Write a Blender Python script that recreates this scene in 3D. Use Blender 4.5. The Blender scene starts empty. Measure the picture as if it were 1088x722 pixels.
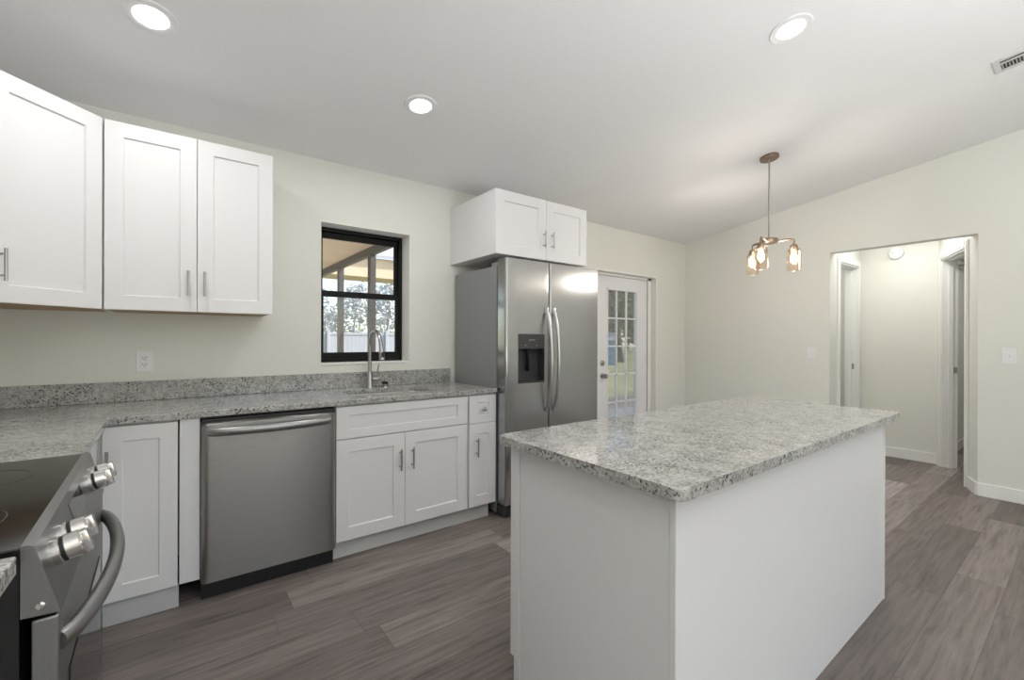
import bpy, bmesh, math, random
from mathutils import Vector, Matrix
random.seed(7)
SC = bpy.context.scene
COL = SC.collection
PI = math.pi

# ------------------------------------------------------------------ camera, sky, sun, exposure
cam_data = bpy.data.cameras.new('camera')
cam = bpy.data.objects.new('camera', cam_data)
COL.objects.link(cam)
SC.camera = cam
F_PX, YAW, PITCH, ROLL, CAM_H = 471.133, math.radians(37.0304), -0.0012, -0.0032, 1.2597
cam_data.sensor_fit = 'HORIZONTAL'
cam_data.sensor_width = 36.0
cam_data.lens = F_PX / 1088 * 36.0
cam_data.clip_start = 0.05
cam_data.clip_end = 300
_f0 = Vector((math.sin(YAW), math.cos(YAW), 0)); _r0 = Vector((math.cos(YAW), -math.sin(YAW), 0)); _u0 = Vector((0, 0, 1))
_f = _f0 * math.cos(PITCH) + _u0 * math.sin(PITCH)
_u = _u0 * math.cos(PITCH) - _f0 * math.sin(PITCH)
_r = _r0 * math.cos(ROLL) - _u * math.sin(ROLL)
_u2 = _r0 * math.sin(ROLL) + _u * math.cos(ROLL)
cam.matrix_world = Matrix(((_r.x, _u2.x, -_f.x, 0), (_r.y, _u2.y, -_f.y, 0), (_r.z, _u2.z, -_f.z, CAM_H), (0, 0, 0, 1)))

SC.view_settings.view_transform = 'Standard'
SC.view_settings.look = 'None'
SC.view_settings.exposure = 0.17
SC.view_settings.gamma = 1.0
SC.view_settings.use_curve_mapping = False
SC.cycles.use_denoising = True
SC.cycles.max_bounces = 12
SC.cycles.diffuse_bounces = 6
SC.cycles.glossy_bounces = 5
SC.cycles.transparent_max_bounces = 12
SC.cycles.sample_clamp_indirect = 6.0

SKY_STRENGTH = 0.30
SUN_STRENGTH = 7.0
DOWNLIGHT_W = 5.3
REAR_LIGHT_W = 0.8
HALL_W = 5.0
UPLIGHT_W = 155.0
PENDANT_W = 10.0

world = bpy.data.worlds.new('world')
SC.world = world
world.use_nodes = True
_nt = world.node_tree
_nt.nodes.clear()
_out = _nt.nodes.new('ShaderNodeOutputWorld')
_bg = _nt.nodes.new('ShaderNodeBackground')
_sky = _nt.nodes.new('ShaderNodeTexSky')
_sky.sky_type = 'NISHITA'
_sky.sun_disc = False
_sky.sun_elevation = math.radians(38)
_sky.sun_rotation = math.radians(112)
_sky.air_density = 1.0
_sky.dust_density = 0.9
_bg.inputs['Strength'].default_value = SKY_STRENGTH
_nt.links.new(_sky.outputs[0], _bg.inputs['Color'])
_nt.links.new(_bg.outputs[0], _out.inputs['Surface'])

sun_d = bpy.data.lights.new('sun', 'SUN')
sun_d.energy = SUN_STRENGTH
sun_d.angle = math.radians(1.0)
sun_d.color = (1.0, 0.95, 0.86)
sun = bpy.data.objects.new('sun', sun_d)
COL.objects.link(sun)
sun.rotation_euler = Vector((-0.75, 0.30, -0.62)).to_track_quat('-Z', 'Y').to_euler()

# large unseen area light, added behind the camera to brighten the ceiling
up_d = bpy.data.lights.new('ceiling_fill_light', 'AREA')
up_d.shape = 'RECTANGLE'; up_d.size = 2.4; up_d.size_y = 2.2
up_d.energy = UPLIGHT_W; up_d.color = (0.985, 0.99, 1.0)
up = bpy.data.objects.new('ceiling_fill_light', up_d)
COL.objects.link(up)
up.location = (1.3, -1.9, 0.95)
up.rotation_euler = Vector((0.0, 0.0, 1.0)).to_track_quat('-Z', 'Y').to_euler()

# ------------------------------------------------------------------ measured dimensions (metres)
YW = 3.2228           # face of the sink wall
XL = -0.90            # left wall
XR = 5.2234           # right wall
YR = -3.6             # rear wall
C0, CS = 2.951, 0.143  # ceiling: z = C0 - CS*y
CT = 0.914            # countertop height
CTH = 0.031
def ceil_z(y): return C0 - CS * y

# ------------------------------------------------------------------ material helpers
def mat(name):
    m = bpy.data.materials.new(name); m.use_nodes = True
    nt = m.node_tree
    return m, nt, nt.nodes['Principled BSDF']
def N(nt, t, **kw):
    n = nt.nodes.new(t)
    for k, v in kw.items():
        if k in n.inputs.keys(): n.inputs[k].default_value = v
        else: setattr(n, k, v)
    return n
def ramp(nt, stops, interp='LINEAR'):
    r = nt.nodes.new('ShaderNodeValToRGB'); cr = r.color_ramp; cr.interpolation = interp
    while len(cr.elements) > 1: cr.elements.remove(cr.elements[-1])
    cr.elements[0].position = stops[0][0]; cr.elements[0].color = (*stops[0][1], 1)
    for p, c in stops[1:]:
        e = cr.elements.new(p); e.color = (*c, 1)
    return r
def coords(nt, scale=(1, 1, 1), rot=(0, 0, 0)):
    tc = nt.nodes.new('ShaderNodeTexCoord'); mp = nt.nodes.new('ShaderNodeMapping')
    mp.inputs['Scale'].default_value = scale; mp.inputs['Rotation'].default_value = rot
    nt.links.new(tc.outputs['Object'], mp.inputs['Vector'])
    return mp.outputs['Vector']
def plain(name, col, rough=0.5, metal=0.0, bump=0.0, bscale=80.0, var=0.0, bdist=0.002, spec=None):
    """one colour with a little procedural noise in tone and relief"""
    m, nt, b = mat(name)
    b.inputs['Roughness'].default_value = rough
    b.inputs['Metallic'].default_value = metal
    if spec is not None: b.inputs['Specular IOR Level'].default_value = spec
    v = coords(nt)
    no = N(nt, 'ShaderNodeTexNoise', Scale=bscale, Detail=3.0)
    nt.links.new(v, no.inputs['Vector'])
    d = var
    r = ramp(nt, [(0.3, tuple(c * (1 - d) for c in col)), (0.7, tuple(min(1, c * (1 + d)) for c in col))])
    nt.links.new(no.outputs['Fac'], r.inputs['Fac'])
    nt.links.new(r.outputs['Color'], b.inputs['Base Color'])
    if bump:
        bp = N(nt, 'ShaderNodeBump', Strength=bump, Distance=bdist)
        nt.links.new(no.outputs['Fac'], bp.inputs['Height'])
        nt.links.new(bp.outputs['Normal'], b.inputs['Normal'])
    return m
def emit(name, col, strength):
    m, nt, b = mat(name)
    b.inputs['Base Color'].default_value = (0.8, 0.8, 0.8, 1)
    b.inputs['Emission Color'].default_value = (*col, 1)
    b.inputs['Emission Strength'].default_value = strength
    return m
def steel(name, col, rough, stretch=(1, 1, 60), amount=0.10, aniso=0.0, arot=0.0):
    """brushed metal: fine noise stretched along the brushing direction"""
    m, nt, b = mat(name)
    b.inputs['Metallic'].default_value = 1.0
    if aniso:
        b.inputs['Anisotropic'].default_value = aniso; b.inputs['Anisotropic Rotation'].default_value = arot
        tg = nt.nodes.new('ShaderNodeTangent'); tg.direction_type = 'RADIAL'; tg.axis = 'Z'
        nt.links.new(tg.outputs[0], b.inputs['Tangent'])
    v = coords(nt, stretch)
    no = N(nt, 'ShaderNodeTexNoise', Scale=12.0, Detail=4.0)
    nt.links.new(v, no.inputs['Vector'])
    r = ramp(nt, [(0.3, tuple(c * 0.94 for c in col)), (0.7, tuple(min(1, c * 1.05) for c in col))])
    nt.links.new(no.outputs['Fac'], r.inputs['Fac']); nt.links.new(r.outputs['Color'], b.inputs['Base Color'])
    mr = N(nt, 'ShaderNodeMapRange'); mr.inputs['To Min'].default_value = rough - amount / 2; mr.inputs['To Max'].default_value = rough + amount / 2
    nt.links.new(no.outputs['Fac'], mr.inputs['Value']); nt.links.new(mr.outputs['Result'], b.inputs['Roughness'])
    bp = N(nt, 'ShaderNodeBump', Strength=0.012, Distance=0.0005)
    nt.links.new(no.outputs['Fac'], bp.inputs['Height']); nt.links.new(bp.outputs['Normal'], b.inputs['Normal'])
    return m
def thin_glass(name, tint=(0.97, 0.98, 0.98), refl=1.0):
    m, nt, b = mat(name)
    nt.nodes.remove(b)
    o = nt.nodes['Material Output']
    tr = N(nt, 'ShaderNodeBsdfTransparent'); tr.inputs['Color'].default_value = (*tint, 1)
    gl = N(nt, 'ShaderNodeBsdfGlossy'); gl.inputs['Roughness'].default_value = 0.02
    fr = N(nt, 'ShaderNodeFresnel', IOR=1.45)
    mu = N(nt, 'ShaderNodeMath', operation='MULTIPLY'); mu.inputs[1].default_value = refl
    mx = N(nt, 'ShaderNodeMixShader')
    nt.links.new(fr.outputs[0], mu.inputs[0]); nt.links.new(mu.outputs[0], mx.inputs[0])
    nt.links.new(tr.outputs[0], mx.inputs[1]); nt.links.new(gl.outputs[0], mx.inputs[2]); nt.links.new(mx.outputs[0], o.inputs['Surface'])
    return m

def granite_mat():
    m, nt, b = mat('speckled_granite')
    v = coords(nt)
    big = N(nt, 'ShaderNodeTexNoise', Scale=30.0, Detail=4.0, Roughness=0.65)
    nt.links.new(v, big.inputs['Vector'])
    base = ramp(nt, [(0.34, (0.29, 0.286, 0.273)), (0.5, (0.39, 0.387, 0.373)), (0.66, (0.46, 0.458, 0.442))])
    nt.links.new(big.outputs['Fac'], base.inputs['Fac'])
    # pale crystals
    vo = N(nt, 'ShaderNodeTexVoronoi', Scale=150.0); nt.links.new(v, vo.inputs['Vector'])
    pale = ramp(nt, [(0.0, (0.62, 0.62, 0.62)), (0.5, (1, 1, 1)), (1.0, (1.22, 1.22, 1.2))])
    sepc = N(nt, 'ShaderNodeSeparateColor'); nt.links.new(vo.outputs['Color'], sepc.inputs[0])
    nt.links.new(sepc.outputs[0], pale.inputs['Fac'])
    mul = N(nt, 'ShaderNodeMix', data_type='RGBA', blend_type='MULTIPLY'); mul.inputs[0].default_value = 0.75
    nt.links.new(base.outputs['Color'], mul.inputs[6]); nt.links.new(pale.outputs['Color'], mul.inputs[7])
    # dark flecks
    n2 = N(nt, 'ShaderNodeTexNoise', Scale=105.0, Detail=2.5, Roughness=0.6); nt.links.new(v, n2.inputs['Vector'])
    n3 = N(nt, 'ShaderNodeTexNoise', Scale=9.0, Detail=2.0); nt.links.new(v, n3.inputs['Vector'])
    ad = N(nt, 'ShaderNodeMath', operation='MULTIPLY_ADD'); ad.inputs[1].default_value = 0.32
    nt.links.new(n3.outputs['Fac'], ad.inputs[0]); nt.links.new(n2.outputs['Fac'], ad.inputs[2])
    dk = ramp(nt, [(0.72, (0, 0, 0)), (0.80, (1, 1, 1))])
    nt.links.new(ad.outputs[0], dk.inputs['Fac'])
    mx = N(nt, 'ShaderNodeMix', data_type='RGBA'); mx.inputs[7].default_value = (0.055, 0.055, 0.05, 1)
    nt.links.new(dk.outputs['Color'], mx.inputs[0]); nt.links.new(mul.outputs[2], mx.inputs[6])
    nt.links.new(mx.outputs[2], b.inputs['Base Color'])
    b.inputs['Roughness'].default_value = 0.09
    return m

def plank_mat():
    """grey-brown vinyl planks running along X, each with its own tone and grain"""
    m, nt, b = mat('vinyl_plank')
    tc = nt.nodes.new('ShaderNodeTexCoord')
    sx = N(nt, 'ShaderNodeSeparateXYZ'); nt.links.new(tc.outputs['Object'], sx.inputs[0])
    def math_(op, a, bb=None):
        n = N(nt, 'ShaderNodeMath', operation=op)
        if isinstance(a, (int, float)): n.inputs[0].default_value = a
        else: nt.links.new(a, n.inputs[0])
        if bb is not None:
            if isinstance(bb, (int, float)): n.inputs[1].default_value = bb
            else: nt.links.new(bb, n.inputs[1])
        return n.outputs[0]
    W_, L_ = 0.18, 1.22
    yy = math_('DIVIDE', math_('ADD', sx.outputs['Y'], 20.055), W_)
    row = math_('FLOOR', yy)
    wn = N(nt, 'ShaderNodeTexWhiteNoise', noise_dimensions='1D'); nt.links.new(row, wn.inputs['W'])
    xx = math_('ADD', math_('DIVIDE', math_('ADD', sx.outputs['X'], 20.0), L_), wn.outputs['Value'])
    colm = math_('FLOOR', xx)
    cb = N(nt, 'ShaderNodeCombineXYZ'); nt.links.new(row, cb.inputs[0]); nt.links.new(colm, cb.inputs[1])
    w2 = N(nt, 'ShaderNodeTexWhiteNoise', noise_dimensions='2D'); nt.links.new(cb.outputs[0], w2.inputs['Vector'])
    tone = ramp(nt, [(0.0, (0.135, 0.113, 0.103)), (0.4, (0.195, 0.166, 0.153)), (0.72, (0.255, 0.222, 0.206)), (1.0, (0.41, 0.37, 0.35))])
    nt.links.new(w2.outputs['Value'], tone.inputs['Fac'])
    # grain, shifted for every plank
    sc = N(nt, 'ShaderNodeVectorMath', operation='SCALE'); sc.inputs['Scale'].default_value = 13.0; nt.links.new(w2.outputs['Color'], sc.inputs[0])
    ad = N(nt, 'ShaderNodeVectorMath', operation='ADD'); nt.links.new(tc.outputs['Object'], ad.inputs[0]); nt.links.new(sc.outputs[0], ad.inputs[1])
    mp = nt.nodes.new('ShaderNodeMapping'); mp.inputs['Scale'].default_value = (1.5, 22, 1); nt.links.new(ad.outputs[0], mp.inputs['Vector'])
    g = N(nt, 'ShaderNodeTexNoise', Scale=2.0, Detail=7.0, Roughness=0.62, Distortion=0.5); nt.links.new(mp.outputs[0], g.inputs['Vector'])
    gr = ramp(nt, [(0.28, (0.36, 0.35, 0.34)), (0.46, (0.84, 0.84, 0.84)), (0.7, (1.28, 1.28, 1.28))])
    nt.links.new(g.outputs['Fac'], gr.inputs['Fac'])
    mul = N(nt, 'ShaderNodeMix', data_type='RGBA', blend_type='MULTIPLY'); mul.inputs[0].default_value = 0.9
    nt.links.new(tone.outputs['Color'], mul.inputs[6]); nt.links.new(gr.outputs['Color'], mul.inputs[7])
    # joints
    fy = math_('FRACT', yy); fx = math_('FRACT', xx)
    ey = math_('MINIMUM', fy, math_('SUBTRACT', 1.0, fy))
    ex = math_('MINIMUM', fx, math_('SUBTRACT', 1.0, fx))
    jy = math_('LESS_THAN', ey, 0.007); jx = math_('LESS_THAN', ex, 0.0011)
    j = math_('MAXIMUM', jy, jx)
    mj = N(nt, 'ShaderNodeMix', data_type='RGBA', blend_type='MULTIPLY')
    mj.inputs[7].default_value = (0.6, 0.58, 0.57, 1)
    nt.links.new(j, mj.inputs[0]); nt.links.new(mul.outputs[2], mj.inputs[6]); nt.links.new(mj.outputs[2], b.inputs['Base Color'])
    rr = N(nt, 'ShaderNodeMapRange'); rr.inputs['To Min'].default_value = 0.42; rr.inputs['To Max'].default_value = 0.6
    nt.links.new(g.outputs['Fac'], rr.inputs['Value']); nt.links.new(rr.outputs['Result'], b.inputs['Roughness'])
    bp = N(nt, 'ShaderNodeBump', Strength=0.12, Distance=0.001); nt.links.new(g.outputs['Fac'], bp.inputs['Height']); nt.links.new(bp.outputs['Normal'], b.inputs['Normal'])
    return m

def leaf_mat(name, c1, c2):
    m, nt, b = mat(name)
    v = coords(nt)
    no = N(nt, 'ShaderNodeTexNoise', Scale=1.7, Detail=5.0); nt.links.new(v, no.inputs['Vector'])
    r = ramp(nt, [(0.35, c1), (0.65, c2)]); nt.links.new(no.outputs['Fac'], r.inputs['Fac'])
    nt.links.new(r.outputs['Color'], b.inputs['Base Color']); b.inputs['Roughness'].default_value = 0.6
    return m

M = {}
M['wall'] = plain('wall_paint', (0.725, 0.725, 0.675), 0.75, bump=0.22, bscale=70, bdist=0.003, spec=0.25)
M['ceiling'] = plain('ceiling_paint', (0.80, 0.80, 0.80), 0.9, bump=0.25, bscale=45, bdist=0.004, spec=0.1)
M['trim'] = plain('trim_paint', (0.80, 0.80, 0.775), 0.4)
M['reveal'] = plain('reveal_paint', (0.82, 0.815, 0.79), 0.6)
M['cab'] = plain('cabinet_paint', (0.72, 0.72, 0.727), 0.38, spec=0.4)
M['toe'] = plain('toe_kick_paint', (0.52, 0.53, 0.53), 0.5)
M['cabwood'] = plain('cabinet_plywood', (0.45, 0.31, 0.17), 0.6, var=0.12, bscale=12)
M['granite'] = granite_mat()
M['floor'] = plank_mat()
M['steel'] = steel('brushed_steel', (0.56, 0.56, 0.565), 0.30, (60, 1, 1))
M['steel_v'] = steel('brushed_steel_door', (0.43, 0.43, 0.435), 0.24, (60, 60, 1), 0.06, 0.8, 0.0)
M['steel_dw'] = steel('dishwasher_steel', (0.33, 0.32, 0.31), 0.28, (1, 1, 90), 0.04, 0.8, 0.25)
M['steel_range'] = steel('range_steel', (0.33, 0.33, 0.33), 0.34, (1, 60, 1))
M['chrome'] = steel('polished_metal', (0.70, 0.69, 0.68), 0.16, (1, 1, 1), 0.04)
M['nickel'] = steel('satin_nickel', (0.42, 0.41, 0.40), 0.30, (1, 1, 1), 0.05)
M['bronze'] = steel('brushed_bronze', (0.27, 0.205, 0.15), 0.32, (1, 1, 1), 0.06)
M['rod'] = steel('dark_nickel_rod', (0.36, 0.34, 0.31), 0.35, (1, 1, 1), 0.05)
M['black_metal'] = plain('black_painted_metal', (0.012, 0.012, 0.013), 0.4)
M['black_glass'] = plain('black_ceramic_glass', (0.012, 0.011, 0.011), 0.10)
M['ring'] = plain('burner_print', (0.07, 0.07, 0.07), 0.25)
M['black_plastic'] = plain('black_plastic', (0.010, 0.010, 0.011), 0.4)
M['grey_plastic'] = plain('dark_grey_plastic', (0.042, 0.042, 0.044), 0.4)
M['fridge_side'] = plain('grey_textured_steel', (0.235, 0.237, 0.24), 0.45, metal=0.0, bump=0.15, bscale=300, bdist=0.0008)
M['rubber'] = plain('grey_gasket', (0.05, 0.05, 0.05), 0.7)
M['window_black'] = plain('black_aluminium', (0.008, 0.0075, 0.0075), 0.5, spec=0.2)
M['door_white'] = plain('door_paint', (0.77, 0.77, 0.785), 0.4)
M['white_plastic'] = plain('white_plastic', (0.78, 0.78, 0.79), 0.35)
M['slot'] = plain('dark_slot', (0.02, 0.02, 0.02), 0.6)
M['glass'] = thin_glass('window_glass', refl=0.6)
M['vent_metal'] = plain('vent_paint', (0.62, 0.62, 0.62), 0.5)
M['vent_dark'] = plain('vent_duct', (0.05, 0.05, 0.05), 0.8)
M['diffuser'] = emit('lamp_diffuser', (1.0, 0.98, 0.95), 6.0)
def bulb_mat():
    m, nt, b = mat('glowing_clear_bulb')
    nt.nodes.remove(b); o = nt.nodes['Material Output']
    tr = N(nt, 'ShaderNodeBsdfTransparent'); em = N(nt, 'ShaderNodeEmission', Strength=6.0); em.inputs['Color'].default_value = (1.0, 0.84, 0.60, 1)
    mx = N(nt, 'ShaderNodeMixShader'); mx.inputs[0].default_value = 0.35
    nt.links.new(tr.outputs[0], mx.inputs[1]); nt.links.new(em.outputs[0], mx.inputs[2]); nt.links.new(mx.outputs[0], o.inputs['Surface'])
    return m
M['bulb'] = bulb_mat()
M['shade'] = thin_glass('amber_glass', (0.985, 0.88, 0.77), 0.5)
M['sinksteel'] = steel('sink_steel', (0.80, 0.79, 0.77), 0.35, (1, 30, 1))
M['soffit'] = plain('tan_soffit', (0.74, 0.56, 0.38), 0.8, var=0.06, bscale=3)
M['bronze_post'] = plain('bronze_aluminium', (0.10, 0.088, 0.08), 0.5)
M['metal_roof'] = plain('pale_roof', (0.46, 0.42, 0.45), 0.6)
M['vinyl'] = plain('white_vinyl', (0.46, 0.47, 0.53), 0.5)
M['stucco'] = plain('outer_stucco', (0.55, 0.52, 0.46), 0.9, bump=0.3, bscale=40)
M['bark'] = plain('bark', (0.085, 0.065, 0.05), 0.9, bump=0.6, bscale=14, var=0.35, bdist=0.02)
M['bare'] = plain('bare_branch', (0.46, 0.44, 0.43), 0.9, var=0.2, bscale=8)
M['leaf'] = leaf_mat('green_leaf', (0.03, 0.05, 0.02), (0.32, 0.31, 0.14))
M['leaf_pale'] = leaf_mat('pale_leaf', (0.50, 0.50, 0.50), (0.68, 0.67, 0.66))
M['shed_blue'] = plain('blue_shed_paint', (0.20, 0.33, 0.47), 0.7)
M['shed_roof'] = plain('shed_roof', (0.30, 0.31, 0.33), 0.8)
M['concrete'] = plain('patio_concrete', (0.20, 0.205, 0.225), 0.85, var=0.12, bscale=4)
M['porch_floor'] = plain('pale_porch_concrete', (0.60, 0.585, 0.56), 0.85, var=0.05, bscale=3)
M['litter'] = plain('leaf_litter', (0.13, 0.11, 0.10), 0.9, var=0.5, bscale=12, bump=0.5, bdist=0.02)
def lawn_mat():
    m, nt, b = mat('lawn')
    v = coords(nt)
    no = N(nt, 'ShaderNodeTexNoise', Scale=0.9, Detail=8.0, Roughness=0.75); nt.links.new(v, no.inputs['Vector'])
    r = ramp(nt, [(0.3, (0.08, 0.085, 0.035)), (0.5, (0.20, 0.21, 0.085)), (0.68, (0.33, 0.31, 0.19))]); nt.links.new(no.outputs['Fac'], r.inputs['Fac'])
    nt.links.new(r.outputs['Color'], b.inputs['Base Color']); b.inputs['Roughness'].default_value = 0.9
    return m
M['lawn'] = lawn_mat()

# ------------------------------------------------------------------ mesh helpers
def BM(): return bmesh.new()
def box(bm, x0, x1, y0, y1, z0, z1, bevel=0.0, seg=2):
    vs = [bm.verts.new(p) for p in ((x0, y0, z0), (x1, y0, z0), (x1, y1, z0), (x0, y1, z0), (x0, y0, z1), (x1, y0, z1), (x1, y1, z1), (x0, y1, z1))]
    fs = [bm.faces.new([vs[i] for i in f]) for f in ((0, 3, 2, 1), (4, 5, 6, 7), (0, 1, 5, 4), (1, 2, 6, 5), (2, 3, 7, 6), (3, 0, 4, 7))]
    if bevel > 0:
        es = {e for f in fs for e in f.edges}
        bmesh.ops.bevel(bm, geom=list(es), offset=bevel, segments=seg, affect='EDGES', profile=0.5)
    return bm
def prism(bm, pts, z0, z1, bevel=0.0):
    """pts counter-clockwise in XY"""
    a = [bm.verts.new((x, y, z0)) for x, y in pts]; b = [bm.verts.new((x, y, z1)) for x, y in pts]
    n = len(pts)
    fs = [bm.faces.new(a[::-1]), bm.faces.new(b)]
    for i in range(n): fs.append(bm.faces.new((a[i], a[(i + 1) % n], b[(i + 1) % n], b[i])))
    if bevel > 0:
        es = [e for e in fs[1].edges] + [e for e in fs[0].edges]
        bmesh.ops.bevel(bm, geom=es, offset=bevel, segments=3, affect='EDGES', profile=0.5)
    return bm
def extr(bm, pts3, vec):
    """extrude a planar polygon of 3-D points along vec"""
    v = Vector(vec)
    a = [bm.verts.new(Vector(p)) for p in pts3]; b = [bm.verts.new(Vector(p) + v) for p in pts3]
    n = len(a)
    bm.faces.new(a[::-1]); bm.faces.new(b)
    for i in range(n): bm.faces.new((a[i], a[(i + 1) % n], b[(i + 1) % n], b[i]))
    return bm
def tube(bm, pts, r, seg=12, caps=True, flat=1.0):
    """sweep a circle (or flattened ellipse) along a polyline"""
    pts = [Vector(p) for p in pts]; n = len(pts)
    rs = r if isinstance(r, (list, tuple)) else [r] * n
    rings = []; up = None
    for i in range(n):
        t = (pts[min(i + 1, n - 1)] - pts[max(i - 1, 0)]).normalized()
        if up is None:
            up = Vector((0, 0, 1)) if abs(t.z) < 0.9 else Vector((1, 0, 0))
        s = t.cross(up).normalized(); up = s.cross(t).normalized()
        rings.append([bm.verts.new(pts[i] + (s * math.cos(2 * PI * k / seg) + up * flat * math.sin(2 * PI * k / seg)) * rs[i]) for k in range(seg)])
    for i in range(n - 1):
        for k in range(seg):
            bm.faces.new((rings[i][k], rings[i + 1][k], rings[i + 1][(k + 1) % seg], rings[i][(k + 1) % seg]))
    if caps:
        bm.faces.new(rings[0]); bm.faces.new(rings[-1][::-1])
    return bm
def lathe(bm, prof, seg=32, mtx=None, cap=True):
    """prof: (radius, z) pairs from bottom to top"""
    rings = []
    for r, z in prof:
        ring = []
        for k in range(seg):
            p = Vector((r * math.cos(2 * PI * k / seg), r * math.sin(2 * PI * k / seg), z))
            ring.append(bm.verts.new(mtx @ p if mtx else p))
        rings.append(ring)
    for i in range(len(rings) - 1):
        for k in range(seg):
            bm.faces.new((rings[i][k], rings[i][(k + 1) % seg], rings[i + 1][(k + 1) % seg], rings[i + 1][k]))
    if cap:
        bm.faces.new(rings[0][::-1]); bm.faces.new(rings[-1])
    return bm
def obj(name, bm, m, parent=None, loc=(0, 0, 0), smooth=False, label=None, rot=None):
    bmesh.ops.recalc_face_normals(bm, faces=bm.faces[:])
    me = bpy.data.meshes.new(name); bm.to_mesh(me); bm.free()
    me.materials.append(m)
    if smooth:
        for p in me.polygons: p.use_smooth = True
        try: me.set_sharp_from_angle(angle=math.radians(40))
        except Exception: pass
    o = bpy.data.objects.new(name, me); COL.objects.link(o)
    o.location = loc
    if rot: o.rotation_euler = rot
    if parent: o.parent = parent
    if label: o['label'] = label
    return o
def thing(name, label, cat, loc=(0, 0, 0), rotz=0.0, group=None):
    o = bpy.data.objects.new(name, None); COL.objects.link(o)
    o.empty_display_size = 0.1
    o.location = loc; o.rotation_euler = (0, 0, rotz)
    o['label'] = label; o['category'] = cat
    if group: o['group'] = group
    return o
def tag(o, label, cat, group=None, kind=None):
    o['label'] = label; o['category'] = cat
    if group: o['group'] = group
    if kind: o['kind'] = kind
    return o
def struct(name, bm, m, label=None, parent=None, **kw):
    o = obj(name, bm, m, parent, **kw)
    if not parent: o['kind'] = 'structure'
    if label: o['label'] = label
    return o
def struct_root(name, loc=(0, 0, 0), rotz=0.0):
    o = bpy.data.objects.new(name, None); COL.objects.link(o)
    o.location = loc; o.rotation_euler = (0, 0, rotz); o['kind'] = 'structure'
    return o
def dup(root, loc, rotz=None, label=None, group=None):
    def cp(o, par):
        c = o.copy(); COL.objects.link(c)
        if par: c.parent = par
        for ch in list(o.children): cp(ch, c)
        return c
    r = cp(root, None); r.location = loc
    if rotz is not None: r.rotation_euler = (0, 0, rotz)
    if label: r['label'] = label
    if group: r['group'] = group
    return r

# ------------------------------------------------------------------ the room shell
struct('floor', box(BM(), XL - 0.3, 8.4, YR - 0.3, YW + 0.05, -0.12, 0.0), M['floor'])

# sink wall with its window and door openings (thick block wall)
WX0, WX1, WZ0, WZ1 = 0.783, 1.437, 1.0785, 2.069
DX0, DX1, DZ1 = 3.565, 4.599, 2.001
YO = YW + 0.25
def wall_boxes(x0, x1, y0, y1, z0, z1, holes):
    """boxes of a wall along X around rectangular holes (hx0,hx1,hz0,hz1)"""
    bm = BM(); xs = sorted({x0, x1, *[h[0] for h in holes], *[h[1] for h in holes]})
    for a, b in zip(xs, xs[1:]):
        hs = sorted([(h[2], h[3]) for h in holes if h[0] <= a + 1e-6 and h[1] >= b - 1e-6])
        z = z0
        for c, d in hs:
            if c > z + 1e-6: box(bm, a, b, y0, y1, z, c)
            z = d
        if z < z1: box(bm, a, b, y0, y1, z, z1)
    return bm
struct('wall_back', wall_boxes(XL - 0.2, 8.4, YW, YO, -0.1, 2.62, [(WX0, WX1, WZ0, WZ1), (DX0, DX1, -0.02, DZ1)]), M['wall'])
struct('wall_left', box(BM(), XL - 0.2, XL, YR - 0.2, YW + 0.02, -0.1, 3.6), M['wall'])
# rear wall (behind the photographer) with a wide patio opening
RW = [(0.4, 3.2, 0.02, 2.15)]
struct('wall_rear', wall_boxes(XL - 0.2, XR + 0.2, YR - 0.2, YR, -0.1, 3.7, RW), M['wall'])
# right wall with the hall opening, profile follows the ceiling slope
O1, O2, OZ = 0.600, 1.6336, 2.139
XR2 = XR + 0.115
bm = BM()
for a, b, c in ((YR - 0.2, O1, 0.0), (O1, O2, OZ), (O2, YW + 0.02, 0.0)):
    extr(bm, [(XR, a, c), (XR, b, c), (XR, b, min(3.6, ceil_z(b)) + 0.08), (XR, a, min(3.6, ceil_z(a)) + 0.08)], (XR2 - XR, 0, 0))
struct('wall_right', bm, M['wall'])
# sloped ceiling
bm = BM()
ya, yb = YR - 0.2, YO
extr(bm, [(XL - 0.2, ya, ceil_z(ya)), (XL - 0.2, yb, ceil_z(yb)), (XL - 0.2, yb, ceil_z(yb) + 0.12), (XL - 0.2, ya, ceil_z(ya) + 0.12)], (XR2 + 0.2 - XL, 0, 0))
struct('ceiling', bm, M['ceiling'])

# hall beyond the opening: far wall flush with the jamb, end wall, skewed near wall
XE = 6.20
HZ = 2.44
struct('wall_hall_far', wall_boxes(XR2, XE + 2.3, O2, O2 + 0.115, 0, HZ, [(5.49, 6.085, 0, 2.085)]), M['wall'])
struct('wall_hall_end', box(BM(), XE, XE + 0.1, 0.985, O2, 0, HZ), M['wall'])
AX, AY = XR, O1
adir = Vector((0.929, 0.370, 0)); anor = Vector((-0.370, 0.929, 0))
AROT = math.atan2(0.370, 0.929)
def ang_box(bm, t0, t1, n0, n1, z0, z1):
    """box in the skewed hall wall's own frame: t along it, n off its visible face"""
    return box(bm, t0, t1, n0, n1, z0, z1)
AT0, AT1, AZ = 0.262, 0.962, 2.075   # clear door opening along the skewed wall
bm = BM()
ang_box(bm, 0.0, AT0, -0.115, 0, 0, HZ); ang_box(bm, AT1, 1.06, -0.115, 0, 0, HZ); ang_box(bm, AT0, AT1, -0.115, 0, AZ, HZ)
struct('wall_hall_near', bm, M['wall'], loc=(AX, AY, 0), rot=(0, 0, AROT))
struct('ceiling_hall', box(BM(), XR2, 8.4, -0.6, 3.2, HZ, HZ + 0.1), M['ceiling'])
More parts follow.
